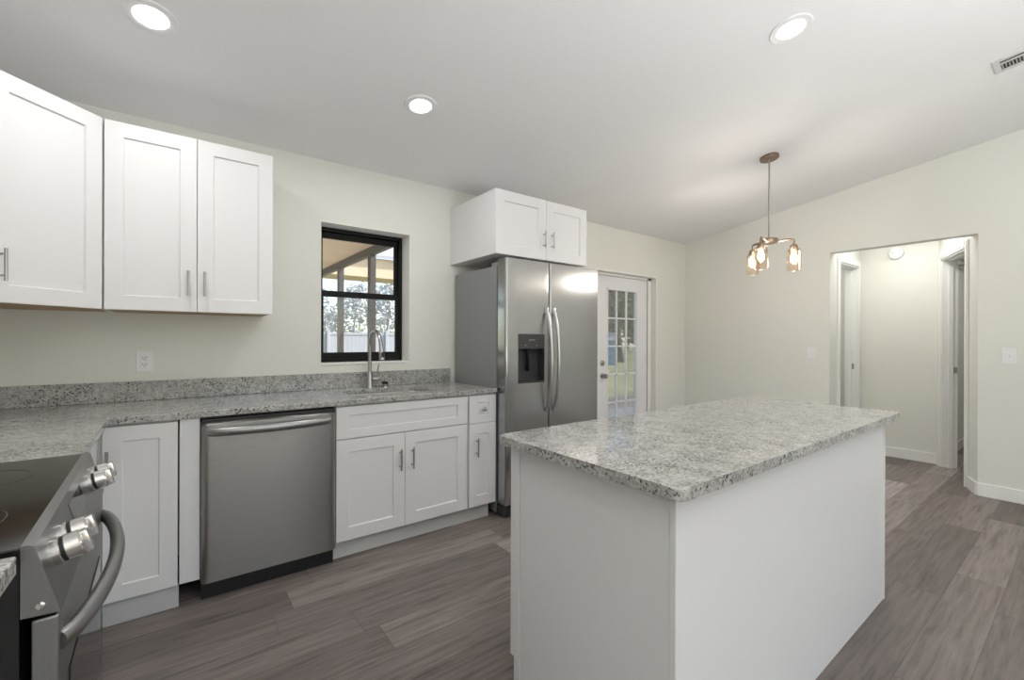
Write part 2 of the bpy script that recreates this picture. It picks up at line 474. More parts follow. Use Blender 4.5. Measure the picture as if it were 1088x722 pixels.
# room seen through the skewed doorway, and the one behind the hall's far wall
struct('wall_room_side', box(BM(), XE + 0.1, 8.3, 0.985, 1.085, 0, HZ), M['wall'])
struct('wall_room_end', box(BM(), 8.3, 8.4, -0.6, 3.2, 0, HZ), M['wall'])
struct('wall_room_near', box(BM(), XR2, 8.4, -0.7, -0.6, 0, HZ), M['wall'])
struct('wall_room_far', box(BM(), XE, XE + 0.1, O2 + 0.115, 3.2, 0, HZ), M['wall'])

# baseboards
BBH, BBT = 0.105, 0.013
struct('baseboard_right', box(BM(), XR - BBT, XR, YR, O1, 0, BBH, 0.003), M['trim'])
struct('baseboard_right.001', box(BM(), XR - BBT, XR, O2, YW, 0, BBH, 0.003), M['trim'])
struct('baseboard_hall_end', box(BM(), XE - BBT, XE, 0.99, O2, 0, BBH, 0.003), M['trim'])
struct('baseboard_hall_near', box(BM(), 0.0, AT0 - 0.062, 0, BBT, 0, BBH, 0.003), M['trim'], loc=(AX, AY, 0), rot=(0, 0, AROT))
struct('baseboard_room', box(BM(), XE + 0.1, 8.3, 0.985 - BBT, 0.985, 0, BBH, 0.003), M['trim'])
struct('baseboard_back', box(BM(), DX1, XR, YW - BBT, YW, 0, BBH, 0.003), M['trim'])

# ---- kitchen window: black single-hung in a deep reveal
def window():
    w = struct_root('window_1', (0, 0, 0))
    # white reveal lining and sill
    bm = BM(); t = 0.004
    box(bm, WX0, WX0 + t, YW - 0.001, YO, WZ0, WZ1); box(bm, WX1 - t, WX1, YW - 0.001, YO, WZ0, WZ1)
    box(bm, WX0, WX1, YW - 0.001, YO, WZ1 - t, WZ1)
    obj('reveal', bm, M['reveal'], w)
    obj('sill', box(BM(), WX0, WX1, YW - 0.006, YO, WZ0, WZ0 + 0.012, 0.002), M['reveal'], w)
    fy0, fy1 = YW + 0.137, YW + 0.205
    x0, x1, z0, z1 = WX0 + t, WX1 - t, WZ0 + 0.012, WZ1 - t
    f = 0.028
    bm = BM()
    box(bm, x0, x0 + f, fy0, fy1, z0, z1, 0.003); box(bm, x1 - f, x1, fy0, fy1, z0, z1, 0.003)
    box(bm, x0 + f, x1 - f, fy0, fy1, z0, z0 + 0.03, 0.003); box(bm, x0 + f, x1 - f, fy0, fy1, z1 - f, z1, 0.003)
    obj('frame', bm, M['window_black'], w)
    zm = 1.590
    def sash(a, b, ya, yb, nm):
        s = 0.024; bm = BM(); X0, X1 = x0 + f, x1 - f
        box(bm, X0, X0 + s, ya, yb, a, b, 0.002); box(bm, X1 - s, X1, ya, yb, a, b, 0.002)
        box(bm, X0 + s, X1 - s, ya, yb, a, a + 0.040, 0.002); box(bm, X0 + s, X1 - s, ya, yb, b - 0.044, b, 0.002)
        so = obj('sash', bm, M['window_black'], w)
        obj('pane', box(BM(), X0 + s - 0.004, X1 - s + 0.004, (ya + yb) / 2 - 0.002, (ya + yb) / 2 + 0.002, a + 0.03, b - 0.03), M['glass'], so)
        return so
    sash(z0 + 0.03, zm + 0.02, fy0 + 0.006, fy0 + 0.028, 'lower')
    sash(zm - 0.02, z1 - f, fy0 + 0.034, fy0 + 0.056, 'upper')
    bm = BM(); box(bm, (x0 + x1) / 2 - 0.02, (x0 + x1) / 2 + 0.02, fy0 - 0.002, fy0 + 0.008, zm + 0.002, zm + 0.02, 0.003)
    obj('sash_lock', bm, M['window_black'], w)
window()

# ---- glazed back door in its reveal
def back_door():
    d = struct_root('door_1', (0, 0, 0))
    d['label'] = 'white glazed back door with fifteen panes beside the refrigerator'
    yj = YW + 0.070
    bm = BM()
    for a, b in ((DX0, DX0 + 0.055), (DX1 - 0.055, DX1)): box(bm, a, b, yj, YO, -0.005, DZ1)
    box(bm, DX0, DX1, yj, YO, DZ1 - 0.025, DZ1)
    obj('jamb', bm, M['reveal'], d)
    bm = BM(); t = 0.012
    box(bm, DX1, DX1 + 0.022, YW - 0.006, YW, 0, DZ1 + 0.022, 0.003); box(bm, DX0 - 0.022, DX0, YW - 0.006, YW, 0, DZ1 + 0.022, 0.003)
    box(bm, DX0, DX1, YW - 0.006, YW, DZ1, DZ1 + 0.022, 0.003)
    obj('casing', bm, M['trim'], d)
    sx0, sx1, sz1 = DX0 + 0.060, DX1 - 0.066, DZ1 - 0.030
    ys0, ys1 = YW + 0.078, YW + 0.120
    gx0, gx1, gz0, gz1 = 3.822, 4.338, 0.235, 1.822
    slab = obj('slab', wall_boxes(sx0, sx1, ys0, ys1, 0.005, sz1, [(gx0, gx1, gz0, gz1)]), M['door_white'], d)
    bm = BM()   # glazing bead and muntins
    w = 0.016
    for a, b in ((gx0 - w, gx0 + 0.004), (gx1 - 0.004, gx1 + w)): box(bm, a, b, ys0 - 0.008, ys0 + 0.02, gz0 - w, gz1 + w, 0.003)
    for a, b in ((gz0 - w, gz0 + 0.004), (gz1 - 0.004, gz1 + w)): box(bm, gx0 - w, gx1 + w, ys0 - 0.008, ys0 + 0.02, a, b, 0.003)
    obj('glazing_bead', bm, M['door_white'], slab)
    bm = BM()
    for k in (1, 2):
        x = gx0 + (gx1 - gx0) * k / 3; box(bm, x - 0.008, x + 0.008, ys0 + 0.010, ys0 + 0.030, gz0, gz1)
    for k in range(1, 5):
        z = gz0 + (gz1 - gz0) * k / 5; box(bm, gx0, gx1, ys0 + 0.010, ys0 + 0.030, z - 0.008, z + 0.008)
    obj('muntins', bm, M['door_white'], slab)
    obj('pane', box(BM(), gx0, gx1, ys0 + 0.019, ys0 + 0.022, gz0, gz1), M['glass'], slab)
    mY = Matrix.Rotation(PI / 2, 4, 'X')
    k = obj('knob', lathe(BM(), [(0.030, 0), (0.030, 0.006), (0.012, 0.010), (0.012, 0.032), (0.027, 0.040), (0.029, 0.055), (0.022, 0.068), (0.0, 0.070)], 24, mY), M['nickel'], slab, (3.735, ys0, 0.862), smooth=True)
    obj('deadbolt', lathe(BM(), [(0.031, 0), (0.031, 0.010), (0.024, 0.018), (0.0, 0.019)], 24, mY), M['nickel'], slab, (3.735, ys0, 1.003), smooth=True)
    bm = BM()
    for z in (0.25, 1.0, 1.75): tube(bm, [(sx1 + 0.004, ys0 - 0.003, z - 0.045), (sx1 + 0.004, ys0 - 0.003, z + 0.045)], 0.007, 10)
    obj('hinges', bm, M['nickel'], d)
    obj('weather_strip', box(BM(), sx1 + 0.001, DX1 - 0.055, ys0 + 0.001, ys1, 0, sz1 + 0.004), M['slot'], d)
    obj('weather_strip', box(BM(), sx0, sx1, ys0 + 0.004, ys1, sz1 + 0.001, sz1 + 0.005), M['slot'], d)
    obj('threshold', box(BM(), DX0, DX1, yj, YO + 0.03, -0.01, 0.004), M['nickel'], d)
back_door()

# ---- hall doorways
def far_hall_door():
    d = struct_root('door_2', (0, 0, 0))
    x0, x1, zt = 5.49, 6.085, 2.085
    bm = BM(); c = 0.062
    for a, b in ((x0 - c, x0 + 0.004), (x1 - 0.004, x1 + c)):
        box(bm, a, b, O2 - 0.014, O2, 0, zt + c, 0.004)
    box(bm, x0, x1, O2 - 0.014, O2, zt - 0.004, zt + c, 0.004)
    obj('casing', bm, M['trim'], d)
    bm = BM()
    box(bm, x0, x0 + 0.018, O2, O2 + 0.115, 0, zt); box(bm, x1 - 0.018, x1, O2, O2 + 0.115, 0, zt); box(bm, x0, x1, O2, O2 + 0.115, zt - 0.018, zt)
    box(bm, x1 - 0.030, x1 - 0.018, O2 + 0.05, O2 + 0.08, 0, zt - 0.018); box(bm, x0 + 0.018, x1 - 0.018, O2 + 0.05, O2 + 0.08, zt - 0.03, zt - 0.018)
    obj('jamb', bm, M['trim'], d)
    obj('strike_plate', box(BM(), x1 - 0.0205, x1 - 0.0175, O2 + 0.028, O2 + 0.058, 0.94, 1.00), M['nickel'], d)
far_hall_door()
def near_hall_door():
    d = struct_root('door_3', (AX, AY, 0), AROT)
    c = 0.060
    bm = BM()
    for a, b in ((AT0 - c, AT0 + 0.004), (AT1 - 0.004, AT1 + c)):
        box(bm, a, b, 0, 0.014, 0, AZ + c, 0.004); box(bm, a + 0.008, b - 0.02, 0.014, 0.019, 0, AZ + c - 0.008, 0.002)
    box(bm, AT0, AT1, 0, 0.014, AZ - 0.004, AZ + c, 0.004); box(bm, AT0, AT1, 0.014, 0.019, AZ + 0.012, AZ + c - 0.010, 0.002)
    obj('casing', bm, M['trim'], d)
    bm = BM()
    box(bm, AT0, AT0 + 0.018, -0.115, 0, 0, AZ); box(bm, AT1 - 0.018, AT1, -0.115, 0, 0, AZ); box(bm, AT0, AT1, -0.115, 0, AZ - 0.018, AZ)
    box(bm, AT1 - 0.030, AT1 - 0.018, -0.08, -0.045, 0, AZ - 0.018); box(bm, AT0 + 0.018, AT1 - 0.018, -0.08, -0.045, AZ - 0.03, AZ - 0.018)
    obj('jamb', bm, M['trim'], d)
    obj('strike_plate', box(BM(), AT1 - 0.0205, AT1 - 0.0175, -0.112, -0.082, 0.94, 1.00), M['nickel'], d)
near_hall_door()

# ------------------------------------------------------------------ ceiling lamps, among them unseen ones added for light
SLOPE = math.atan(CS)
def downlight(x, y, label, group='recessed ceiling lights', w=DOWNLIGHT_W):
    t = thing('recessed_light', label, 'light', (x, y, ceil_z(y)), 0, group)
    t.rotation_euler = (-SLOPE, 0, 0)
    prof = [(0.060, -0.001), (0.062, -0.006), (0.080, -0.009), (0.092, -0.006), (0.094, 0.0)]
    bm = BM(); lathe(bm, prof, 48, cap=False)
    obj('trim_ring', bm, M['white_plastic'], t, smooth=True)
    obj('diffuser', lathe(BM(), [(0.061, -0.004), (0.061, -0.001)], 48), M['diffuser'], t)
    ld = bpy.data.lights.new('downlight_lamp', 'AREA'); ld.shape = 'DISK'; ld.size = 0.11; ld.energy = w; ld.color = (1.0, 0.985, 0.965)
    lo = bpy.data.objects.new('lamp', ld); COL.objects.link(lo); lo.parent = t; lo.location = (0, 0, -0.006)
    return t
downlight(-0.091, 2.400, 'lit round ceiling light above the corner wall cabinets')
downlight(1.121, 2.372, 'lit round ceiling light in front of the kitchen window')
downlight(2.446, 0.935, 'lit round ceiling light above the island')
for x, y in ((0.6, 0.2), (0.6, -1.6), (2.6, -1.6), (4.3, -1.0)):  # extra unseen lamps, added behind the camera to help light the room
    downlight(x, y, 'added unseen round ceiling light behind the camera', 'added ceiling lights out of view', REAR_LIGHT_W)

# hall light
t = thing('hall_ceiling_light', 'round flush ceiling light inside the hall above its doorway', 'light', (5.62, 1.15, HZ))
obj('lamp_shade', lathe(BM(), [(0.0, -0.07), (0.08, -0.06), (0.13, -0.03), (0.14, 0.0)], 32), M['diffuser'], t, smooth=True)
def room_lamp(parent, w, z):
    ld = bpy.data.lights.new('room_lamp', 'AREA'); ld.shape = 'DISK'; ld.size = 0.5; ld.energy = w; ld.color = (1, 0.985, 0.96)
    lo = bpy.data.objects.new('lamp', ld); COL.objects.link(lo); lo.parent = parent; lo.location = (0, 0, z)
room_lamp(t, HALL_W, -0.075)
for x, y, lab in ((7.0, 0.1, 'added unseen ceiling light in the room behind the skewed hall doorway'), (5.8, 2.5, 'added unseen ceiling light in the room behind the far hall doorway')):  # unseen lamps added so the two side rooms look lit
    t = thing('added_room_light', lab, 'light', (x, y, HZ))
    obj('lamp_shade', lathe(BM(), [(0.0, -0.07), (0.08, -0.06), (0.13, -0.03), (0.14, 0.0)], 32), M['diffuser'], t, smooth=True)
    room_lamp(t, HALL_W, -0.075)

# ------------------------------------------------------------------ cabinet parts
def shaker(w, h, t=0.019, fr=0.070, rec=0.009, slope=0.004, fr_v=None):
    """shaker front: local x 0..w, z 0..h, front at y=0, back at y=t"""
    fv = fr_v or fr
    bm = BM()
    def ring(ix, iz, y): return [bm.verts.new(p) for p in ((ix, y, iz), (w - ix, y, iz), (w - ix, y, h - iz), (ix, y, h - iz))]
    e = 0.0015
    back = ring(0, 0, t); side = ring(0, 0, e); front = ring(e, e, 0)
    inn = ring(fr, fv, 0); pan = ring(fr + slope, fv + slope, rec)
    for a, b in ((back, side), (side, front), (front, inn), (inn, pan)):
        for i in range(4): bm.faces.new((a[i], a[(i + 1) % 4], b[(i + 1) % 4], b[i]))
    bm.faces.new(pan); bm.faces.new(back[::-1])
    return bm
def bar_pull(parent, x, zc, L=0.128, vertical=True):
    bm = BM(); r = 0.0055; out = -0.032
    if vertical:
        tube(bm, [(0, out, -L / 2), (0, out, L / 2)], r, 12)
        for s in (-1, 1): tube(bm, [(0, out, s * L * 0.33), (0, 0.001, s * L * 0.33)], 0.0042, 10)
    return obj('handle', bm, M['nickel'], parent, (x, 0, zc), smooth=True)
def door(parent, x, y, z, w, h, name='door', hx=None, hz=None, fr=0.070, fr_v=None):
    d = obj(name, shaker(w, h, fr=fr, fr_v=fr_v), M['cab'], parent, (x, y, z))
    if hx is not None: bar_pull(d, hx, hz)
    return d

# ---- wall cabinets
ZUB, ZUT, YU = 1.3996, 2.314, 2.8804
XU0, XU1, XU2 = -0.2859, 0.0823, 0.4408
HU = ZUT - ZUB
t = thing('wall_cabinet', 'white two-door wall cabinet between the corner cabinet and the window', 'cabinet', (XU0, YU, ZUB))
bm = BM(); box(bm, 0.001, XU2 - XU0, 0.020, YW - YU - 0.001, 0.004, HU, 0.001)
obj('body', bm, M['cab'], t)
obj('bottom_panel', box(BM(), 0.016, XU2 - XU0 - 0.016, 0.030, YW - YU - 0.002, 0.0, 0.004), M['cabwood'], t, label='bare brown plywood underside')
door(t, 0.003, 0, 0.0, XU1 - XU0 - 0.0045, HU, hx=XU1 - XU0 - 0.041, hz=0.148)
door(t, XU1 - XU0 + 0.0015, 0, 0.0, XU2 - XU1 - 0.003, HU, hx=0.031, hz=0.148)

t = thing('corner_wall_cabinet', 'white diagonal corner wall cabinet with one door above the corner counter', 'cabinet', (XU0 - 0.305, YU - 0.305, ZUB), PI / 4)
c45 = math.sqrt(0.5)
def to_loc(x, y):
    dx, dy = x - (XU0 - 0.305), y - (YU - 0.305)
    return (c45 * dx + c45 * dy, -c45 * dx + c45 * dy)
g = 0.014
poly = [(XU0 - 0.001, YU + 0.028), (XU0 - 0.001, YW - 0.001), (XL + 0.001, YW - 0.001), (XL + 0.001, YU - 0.277 - 0.03), (XU0 - 0.277 - 0.06, YU - 0.277 - 0.03)]
pl = [to_loc(*q) for q in poly]
obj('body', prism(BM(), pl, 0.004, HU), M['cab'], t)
cx_ = sum(q[0] for q in pl) / 5; cy_ = sum(q[1] for q in pl) / 5
obj('bottom_panel', prism(BM(), [(cx_ + (q[0] - cx_) * 0.94, cy_ + (q[1] - cy_) * 0.94) for q in pl], 0.0, 0.004), M['cabwood'], t, label='bare brown plywood underside')
DW_ = 0.305 * math.sqrt(2)
door(t, 0.004, 0.0, 0.0, DW_ - 0.008, HU, hx=0.040, hz=0.148)
# wall cabinet that continues along the left wall, out of the frame
t = thing('wall_cabinet', 'white wall cabinet on the left wall over the range', 'cabinet', (XU0 - 0.305, 1.825, ZUB + 0.45), PI / 2)
wl = YU - 0.305 - 0.035 - 1.825
obj('body', box(BM(), 0, wl, 0.020, -(XL - (XU0 - 0.305)) - 0.001, 0, HU - 0.45), M['cab'], t)
door(t, 0.002, 0, 0.0, wl / 2 - 0.003, HU - 0.45, hx=wl / 2 - 0.04, hz=0.12)
door(t, wl / 2 + 0.001, 0, 0.0, wl / 2 - 0.003, HU - 0.45, hx=0.04, hz=0.12)

# cabinet over the refrigerator
XF0, XF1, XF2, YF, ZFB, ZFT = 1.7932, 2.2682, 2.7154, 2.5726, 1.8706, 2.3313
t = thing('wall_cabinet', 'white deep two-door cabinet mounted above the steel refrigerator', 'cabinet', (XF0, YF, ZFB))
hf = ZFT - ZFB
obj('body', box(BM(), 0, XF2 - XF0, 0.020, YW - YF - 0.001, 0, hf, 0.001), M['cab'], t)
door(t, 0.002, 0, 0.0, XF1 - XF0 - 0.0035, hf, hx=XF1 - XF0 - 0.032, hz=0.153, fr=0.075)
door(t, XF1 - XF0 + 0.0015, 0, 0.0, XF2 - XF1 - 0.003, hf, hx=0.052, hz=0.153, fr=0.075)

# ---- base cabinets along the sink wall
YC, YD, YT = 2.5697, 2.5849, 2.636
ZDB, ZDT = 0.109, 0.873
XA, XLd0, XLd1, XL2, XDW, XMID, XM, XE_, XCE = -0.240, -0.262, 0.0027, 0.0869, 0.7123, 1.1245, 1.5797, 1.8095, 1.8116
ZB = CT - CTH - 0.002
# corner base
t = thing('base_cabinet', 'white single-door corner base cabinet between the range and the filler strip', 'cabinet', (XLd0, YD, 0))
bm = BM(); prism(bm, [(XL + 0.001 - XLd0, YW - 0.001 - YD), (XL + 0.001 - XLd0, 1.845 - YD), (-0.012, 1.845 - YD), (-0.012, 0.020), (XLd1 - XLd0, 0.020), (XLd1 - XLd0, YW - 0.001 - YD)], ZDB, ZB)
obj('body', bm, M['cab'], t)
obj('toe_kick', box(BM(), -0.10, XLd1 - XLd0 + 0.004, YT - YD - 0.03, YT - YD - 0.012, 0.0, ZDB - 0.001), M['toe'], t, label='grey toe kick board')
door(t, 0.003, 0.0, ZDB, XLd1 - XLd0 - 0.004, ZDT - ZDB, hx=0.018, hz=0.60, fr=0.066)
# filler strip next to the dishwasher
tag(obj('filler_panel', box(BM(), XLd1 + 0.006, XL2, YD + 0.004, YD + 0.022, ZDB, ZB, 0.001), M['cab']), 'narrow white filler strip between the corner cabinet and the dishwasher', 'panel')
# sink base
t = thing('sink_base_cabinet', 'white sink base cabinet with two doors and a false drawer front under the window', 'cabinet', (XDW, YD, 0))
w_ = XM - XDW - 0.008
bm = BM()
box(bm, 0.0, 0.018, 0.020, YW - YD - 0.002, 0.10, ZB); box(bm, w_ - 0.018, w_, 0.020, YW - YD - 0.002, 0.10, ZB)
box(bm, 0.018, w_ - 0.018, 0.020, YW - YD - 0.002, 0.10, 0.118); box(bm, 0.018, w_ - 0.018, YW - YD - 0.014, YW - YD - 0.002, 0.118, ZB)
box(bm, 0.018, w_ - 0.018, 0.020, 0.038, ZDT - 0.04, ZB); box(bm, 0.018, w_ - 0.018, 0.020, 0.038, 0.66, 0.72)
obj('body', bm, M['cab'], t)
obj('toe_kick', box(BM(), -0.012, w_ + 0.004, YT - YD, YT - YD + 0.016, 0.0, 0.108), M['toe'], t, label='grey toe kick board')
ZG = 0.687
door(t, 0.002, 0, ZG + 0.002, w_ - 0.003, ZDT - ZG - 0.002, name='false_drawer_front', fr=0.072, fr_v=0.050)
door(t, 0.002, 0, ZDB, XMID - XDW - 0.0035, ZG - 0.003 - ZDB, hx=XMID - XDW - 0.037, hz=0.415, fr=0.072)
door(t, XMID - XDW + 0.001, 0, ZDB, w_ - (XMID - XDW) - 0.002, ZG - 0.003 - ZDB, hx=0.044, hz=0.415, fr=0.072)
# narrow drawer base
t = thing('base_cabinet', 'narrow white base cabinet with one drawer and one door beside the refrigerator', 'cabinet', (XM, YD, 0))
w_ = XE_ - XM
obj('body', box(BM(), 0.002, w_ - 0.001, 0.020, YW - YD - 0.002, 0.10, ZB), M['cab'], t)
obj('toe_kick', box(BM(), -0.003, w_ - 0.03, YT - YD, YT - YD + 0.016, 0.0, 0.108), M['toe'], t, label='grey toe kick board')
dr = door(t, 0.009, 0, ZG - 0.006, w_ - 0.010, ZDT - ZG + 0.006, name='drawer', fr=0.062, fr_v=0.050)
mY = Matrix.Rotation(PI / 2, 4, 'X')
obj('knob', lathe(BM(), [(0.007, -0.009), (0.006, 0.012), (0.015, 0.018), (0.0165, 0.024), (0.013, 0.029), (0.0, 0.030)], 20, mY), M['chrome'], dr, ((w_ - 0.010) / 2, 0, (ZDT - ZG) / 2), smooth=True)
door(t, 0.009, 0, ZDB, w_ - 0.010, ZG - 0.009 - ZDB, hx=0.055, hz=0.410, fr=0.062, fr_v=0.07)

# ---- L-shaped granite worktop with the sink cut-out
SX0, SX1, SY0, SY1 = 0.86, 1.40, 2.725, 3.045
def rrect(x0, x1, y0, y1, r, n=6):
    out = []
    for cx, cy, a0 in ((x1 - r, y1 - r, 0), (x0 + r, y1 - r, 90), (x0 + r, y0 + r, 180), (x1 - r, y0 + r, 270)):
        for k in range(n + 1):
            a = math.radians(a0 + 90 * k / n); out.append((cx + r * math.cos(a), cy + r * math.sin(a)))
    return out
def slab_with_hole(outer, hole, z0, z1):
    bm = BM()
    vo = [bm.verts.new((x, y, z1)) for x, y in outer]; vh = [bm.verts.new((x, y, z1)) for x, y in hole]
    es = [bm.edges.new((vs[i], vs[(i + 1) % len(vs)])) for vs in (vo, vh) for i in range(len(vs))]
    r = bmesh.ops.triangle_fill(bm, use_beauty=True, edges=es)
    fs = [f for f in bm.faces]
    ex = bmesh.ops.extrude_face_region(bm, geom=fs)
    bmesh.ops.translate(bm, verts=[v for v in ex['geom'] if isinstance(v, bmesh.types.BMVert)], vec=(0, 0, z0 - z1))
    return bm
YCR = 1.836
ov = 0.002
outer = [(XL + ov, YW - ov), (XL + ov, YCR), (XA + 0.013, YCR), (XA, YC), (XCE, YC), (XCE, YW - ov)]
ct = obj('countertop', slab_with_hole(outer, rrect(SX0, SX1, SY0, SY1, 0.05), CT - CTH, CT), M['granite'])
tag(ct, 'speckled grey granite L-shaped countertop over the sink wall cabinets', 'countertop')
bv = ct.modifiers.new('edge', 'BEVEL'); bv.width = 0.004; bv.segments = 2; bv.limit_method = 'ANGLE'; bv.angle_limit = math.radians(50)
tag(obj('backsplash', box(BM(), XL + 0.022, 1.785, YW - 0.022, YW - 0.001, CT + 0.0005, 1.022, 0.002), M['granite']), 'low speckled granite backsplash strip along the sink wall', 'backsplash')
tag(obj('backsplash', box(BM(), XL + 0.001, XL + 0.021, YCR, YW - 0.001, CT + 0.0005, 1.022, 0.002), M['granite']), 'low speckled granite backsplash strip on the wall behind the corner', 'backsplash')
# worktop on the near side of the range with its cabinet
tag(obj('countertop', box(BM(), XL + 0.002, -0.2035, 0.30, 1.036, CT - CTH, CT, 0.003), M['granite']), 'short granite countertop on the near side of the range', 'countertop')
t = thing('base_cabinet', 'white base cabinet under the short countertop on the near side of the range', 'cabinet', (-0.262, 0.31, 0), PI / 2)
obj('body', box(BM(), 0, 0.72, 0.020, 0.635, ZDB, ZB), M['cab'], t)
obj('toe_kick', box(BM(), 0, 0.72, 0.06, 0.076, 0.0, ZDB), M['toe'], t)
door(t, 0.002, 0, ZDB, 0.357, ZDT - ZDB, hx=0.32, hz=0.6); door(t, 0.361, 0, ZDB, 0.357, ZDT - ZDB, hx=0.04, hz=0.6)

# ---- undermount sink
t = thing('kitchen_sink', 'stainless undermount sink basin set into the granite under the window', 'sink', ((SX0 + SX1) / 2, (SY0 + SY1) / 2, CT - CTH - 0.0015))
bm = BM(); cx, cy = (SX0 + SX1) / 2, (SY0 + SY1) / 2
def ringz(pts, z): return [bm.verts.new((x - cx, y - cy, z)) for x, y in pts]
loops = [ringz(rrect(SX0 - 0.02, SX1 + 0.02, SY0 - 0.02, SY1 + 0.02, 0.065), 0), ringz(rrect(SX0 - 0.003, SX1 + 0.003, SY0 - 0.003, SY1 + 0.003, 0.05), 0),
         ringz(rrect(SX0 + 0.006, SX1 - 0.006, SY0 + 0.006, SY1 - 0.006, 0.05), -0.16), ringz(rrect(SX0 + 0.03, SX1 - 0.03, SY0 + 0.03, SY1 - 0.03, 0.05), -0.185)]
for a, b in zip(loops, loops[1:]):
    for i in range(len(a)): bm.faces.new((a[i], a[(i + 1) % len(a)], b[(i + 1) % len(a)], b[i]))
bm.faces.new(loops[-1])
obj('basin', bm, M['sinksteel'], t, smooth=True)
obj('drain', lathe(BM(), [(0.045, -0.184), (0.043, -0.180), (0.03, -0.181), (0.028, -0.184)], 24), M['chrome'], t, smooth=True)

# ---- faucet
t = thing('faucet', 'tall brushed nickel pull-down faucet with curved spout behind the sink', 'faucet', (1.089, 3.118, CT))
obj('base', lathe(BM(), [(0.026, 0), (0.026, 0.006), (0.021, 0.012), (0.0205, 0.10), (0.0185, 0.112), (0.016, 0.116)], 24), M['nickel'], t, smooth=True)
pts = [(0, 0, 0.11), (0, 0, 0.30)]
R_ = 0.100
for k in range(1, 15):
    a = PI * k / 15
    pts.append((0.004 * k / 15, -R_ + R_ * math.cos(a), 0.30 + 0.100 * math.sin(a)))
pts.append((0.005, -2 * R_ - 0.006, 0.285))
obj('spout', tube(BM(), pts, 0.0125, 16), M['nickel'], t, smooth=True)
obj('spray_head', tube(BM(), [(0.005, -2 * R_ - 0.006, 0.287), (0.005, -2 * R_ - 0.012, 0.262), (0.005, -2 * R_ - 0.018, 0.235), (0.005, -2 * R_ - 0.022, 0.205)], [0.0135, 0.0165, 0.0175, 0.0185], 18), M['nickel'], t, smooth=True)
obj('spray_button', box(BM(), -0.004, 0.012, -2 * R_ - 0.040, -2 * R_ - 0.030, 0.222, 0.258, 0.003), M['black_plastic'], t)
obj('handle_hub', tube(BM(), [(0.015, -0.004, 0.062), (0.060, -0.004, 0.062)], 0.0165, 18), M['nickel'], t, smooth=True)
obj('lever', tube(BM(), [(0.052, -0.004, 0.070), (0.056, -0.008, 0.13), (0.062, -0.012, 0.165)], [0.006, 0.005, 0.0045], 10), M['nickel'], t, smooth=True)
t = thing('air_gap_cap', 'small dark-topped metal cap on the counter right of the faucet', 'cap', (1.205, 3.125, CT))
obj('collar', lathe(BM(), [(0.026, 0), (0.026, 0.006), (0.017, 0.010), (0.017, 0.020)], 24), M['chrome'], t, smooth=True)
obj('cap', lathe(BM(), [(0.021, 0.020), (0.022, 0.024), (0.022, 0.034), (0.018, 0.038)], 24), M['black_plastic'], t, smooth=True)

# ---- dishwasher
t = thing('dishwasher', 'stainless steel dishwasher with a bowed bar handle left of the sink cabinet', 'dishwasher', (0.090, 2.556, 0))
wd = 0.614
obj('tub', box(BM(), 0.006, wd - 0.004, 0.055, 0.62, 0.06, ZB - 0.004), M['black_plastic'], t)
obj('control_strip', box(BM(), 0.002, wd - 0.002, 0.012, 0.055, 0.840, 0.872, 0.003), M['black_plastic'], t, label='black control strip along the top edge')
bm = BM()
nx = 24; zz = [0.092, 0.10, 0.45, 0.80, 0.848, 0.856]
def dwy(u, z):
    e = min(u, 1 - u) * wd
    y = 0.0
    if e < 0.022: y += 0.016 * (1 - math.sin(e / 0.022 * PI / 2))
    if z > 0.85: y += 0.010
    return y
grid = []
us = [0, 0.006, 0.014, 0.024, 0.036, 0.06] + [0.1 + 0.8 * i / 10 for i in range(11)] + [0.94, 0.964, 0.976, 0.986, 0.994, 1]
for z in zz: grid.append([bm.verts.new((u * wd, dwy(u, z), z)) for u in us])
for i in range(len(zz) - 1):
    for k in range(len(us) - 1): bm.faces.new((grid[i][k], grid[i][k + 1], grid[i + 1][k + 1], grid[i + 1][k]))
bk = [[bm.verts.new((u * wd, 0.054, z)) for u in (0, 1)] for z in (zz[0], zz[-1])]
bm.faces.new([grid[0][0]] + [r[0] for r in grid[1:]] + [bk[1][0], bk[0][0]])
bm.faces.new([grid[0][-1], bk[0][1], bk[1][1]] + [r[-1] for r in grid[::-1][:-1]])
bm.faces.new(grid[0][::-1] + [bk[0][0], bk[0][1]]); bm.faces.new(grid[-1] + [bk[1][1], bk[1][0]])
dd = obj('door_panel', bm, M['steel_dw'], t, smooth=True)
bm = BM()
hp = []
for k in range(21):
    u = k / 20; x = 0.030 + u * (wd - 0.062)
    hp.append((x, 0.004 - 0.050 * math.sin(PI * u) ** 0.55, 0.812))
tube(bm, hp, 0.0125, 12, flat=1.6)
obj('handle', bm, M['steel_range'], dd, smooth=True)
obj('kick_plate', box(BM(), 0.002, wd + 0.0, 0.050, 0.066, 0.0, 0.09), M['black_plastic'], t, label='black kick plate')

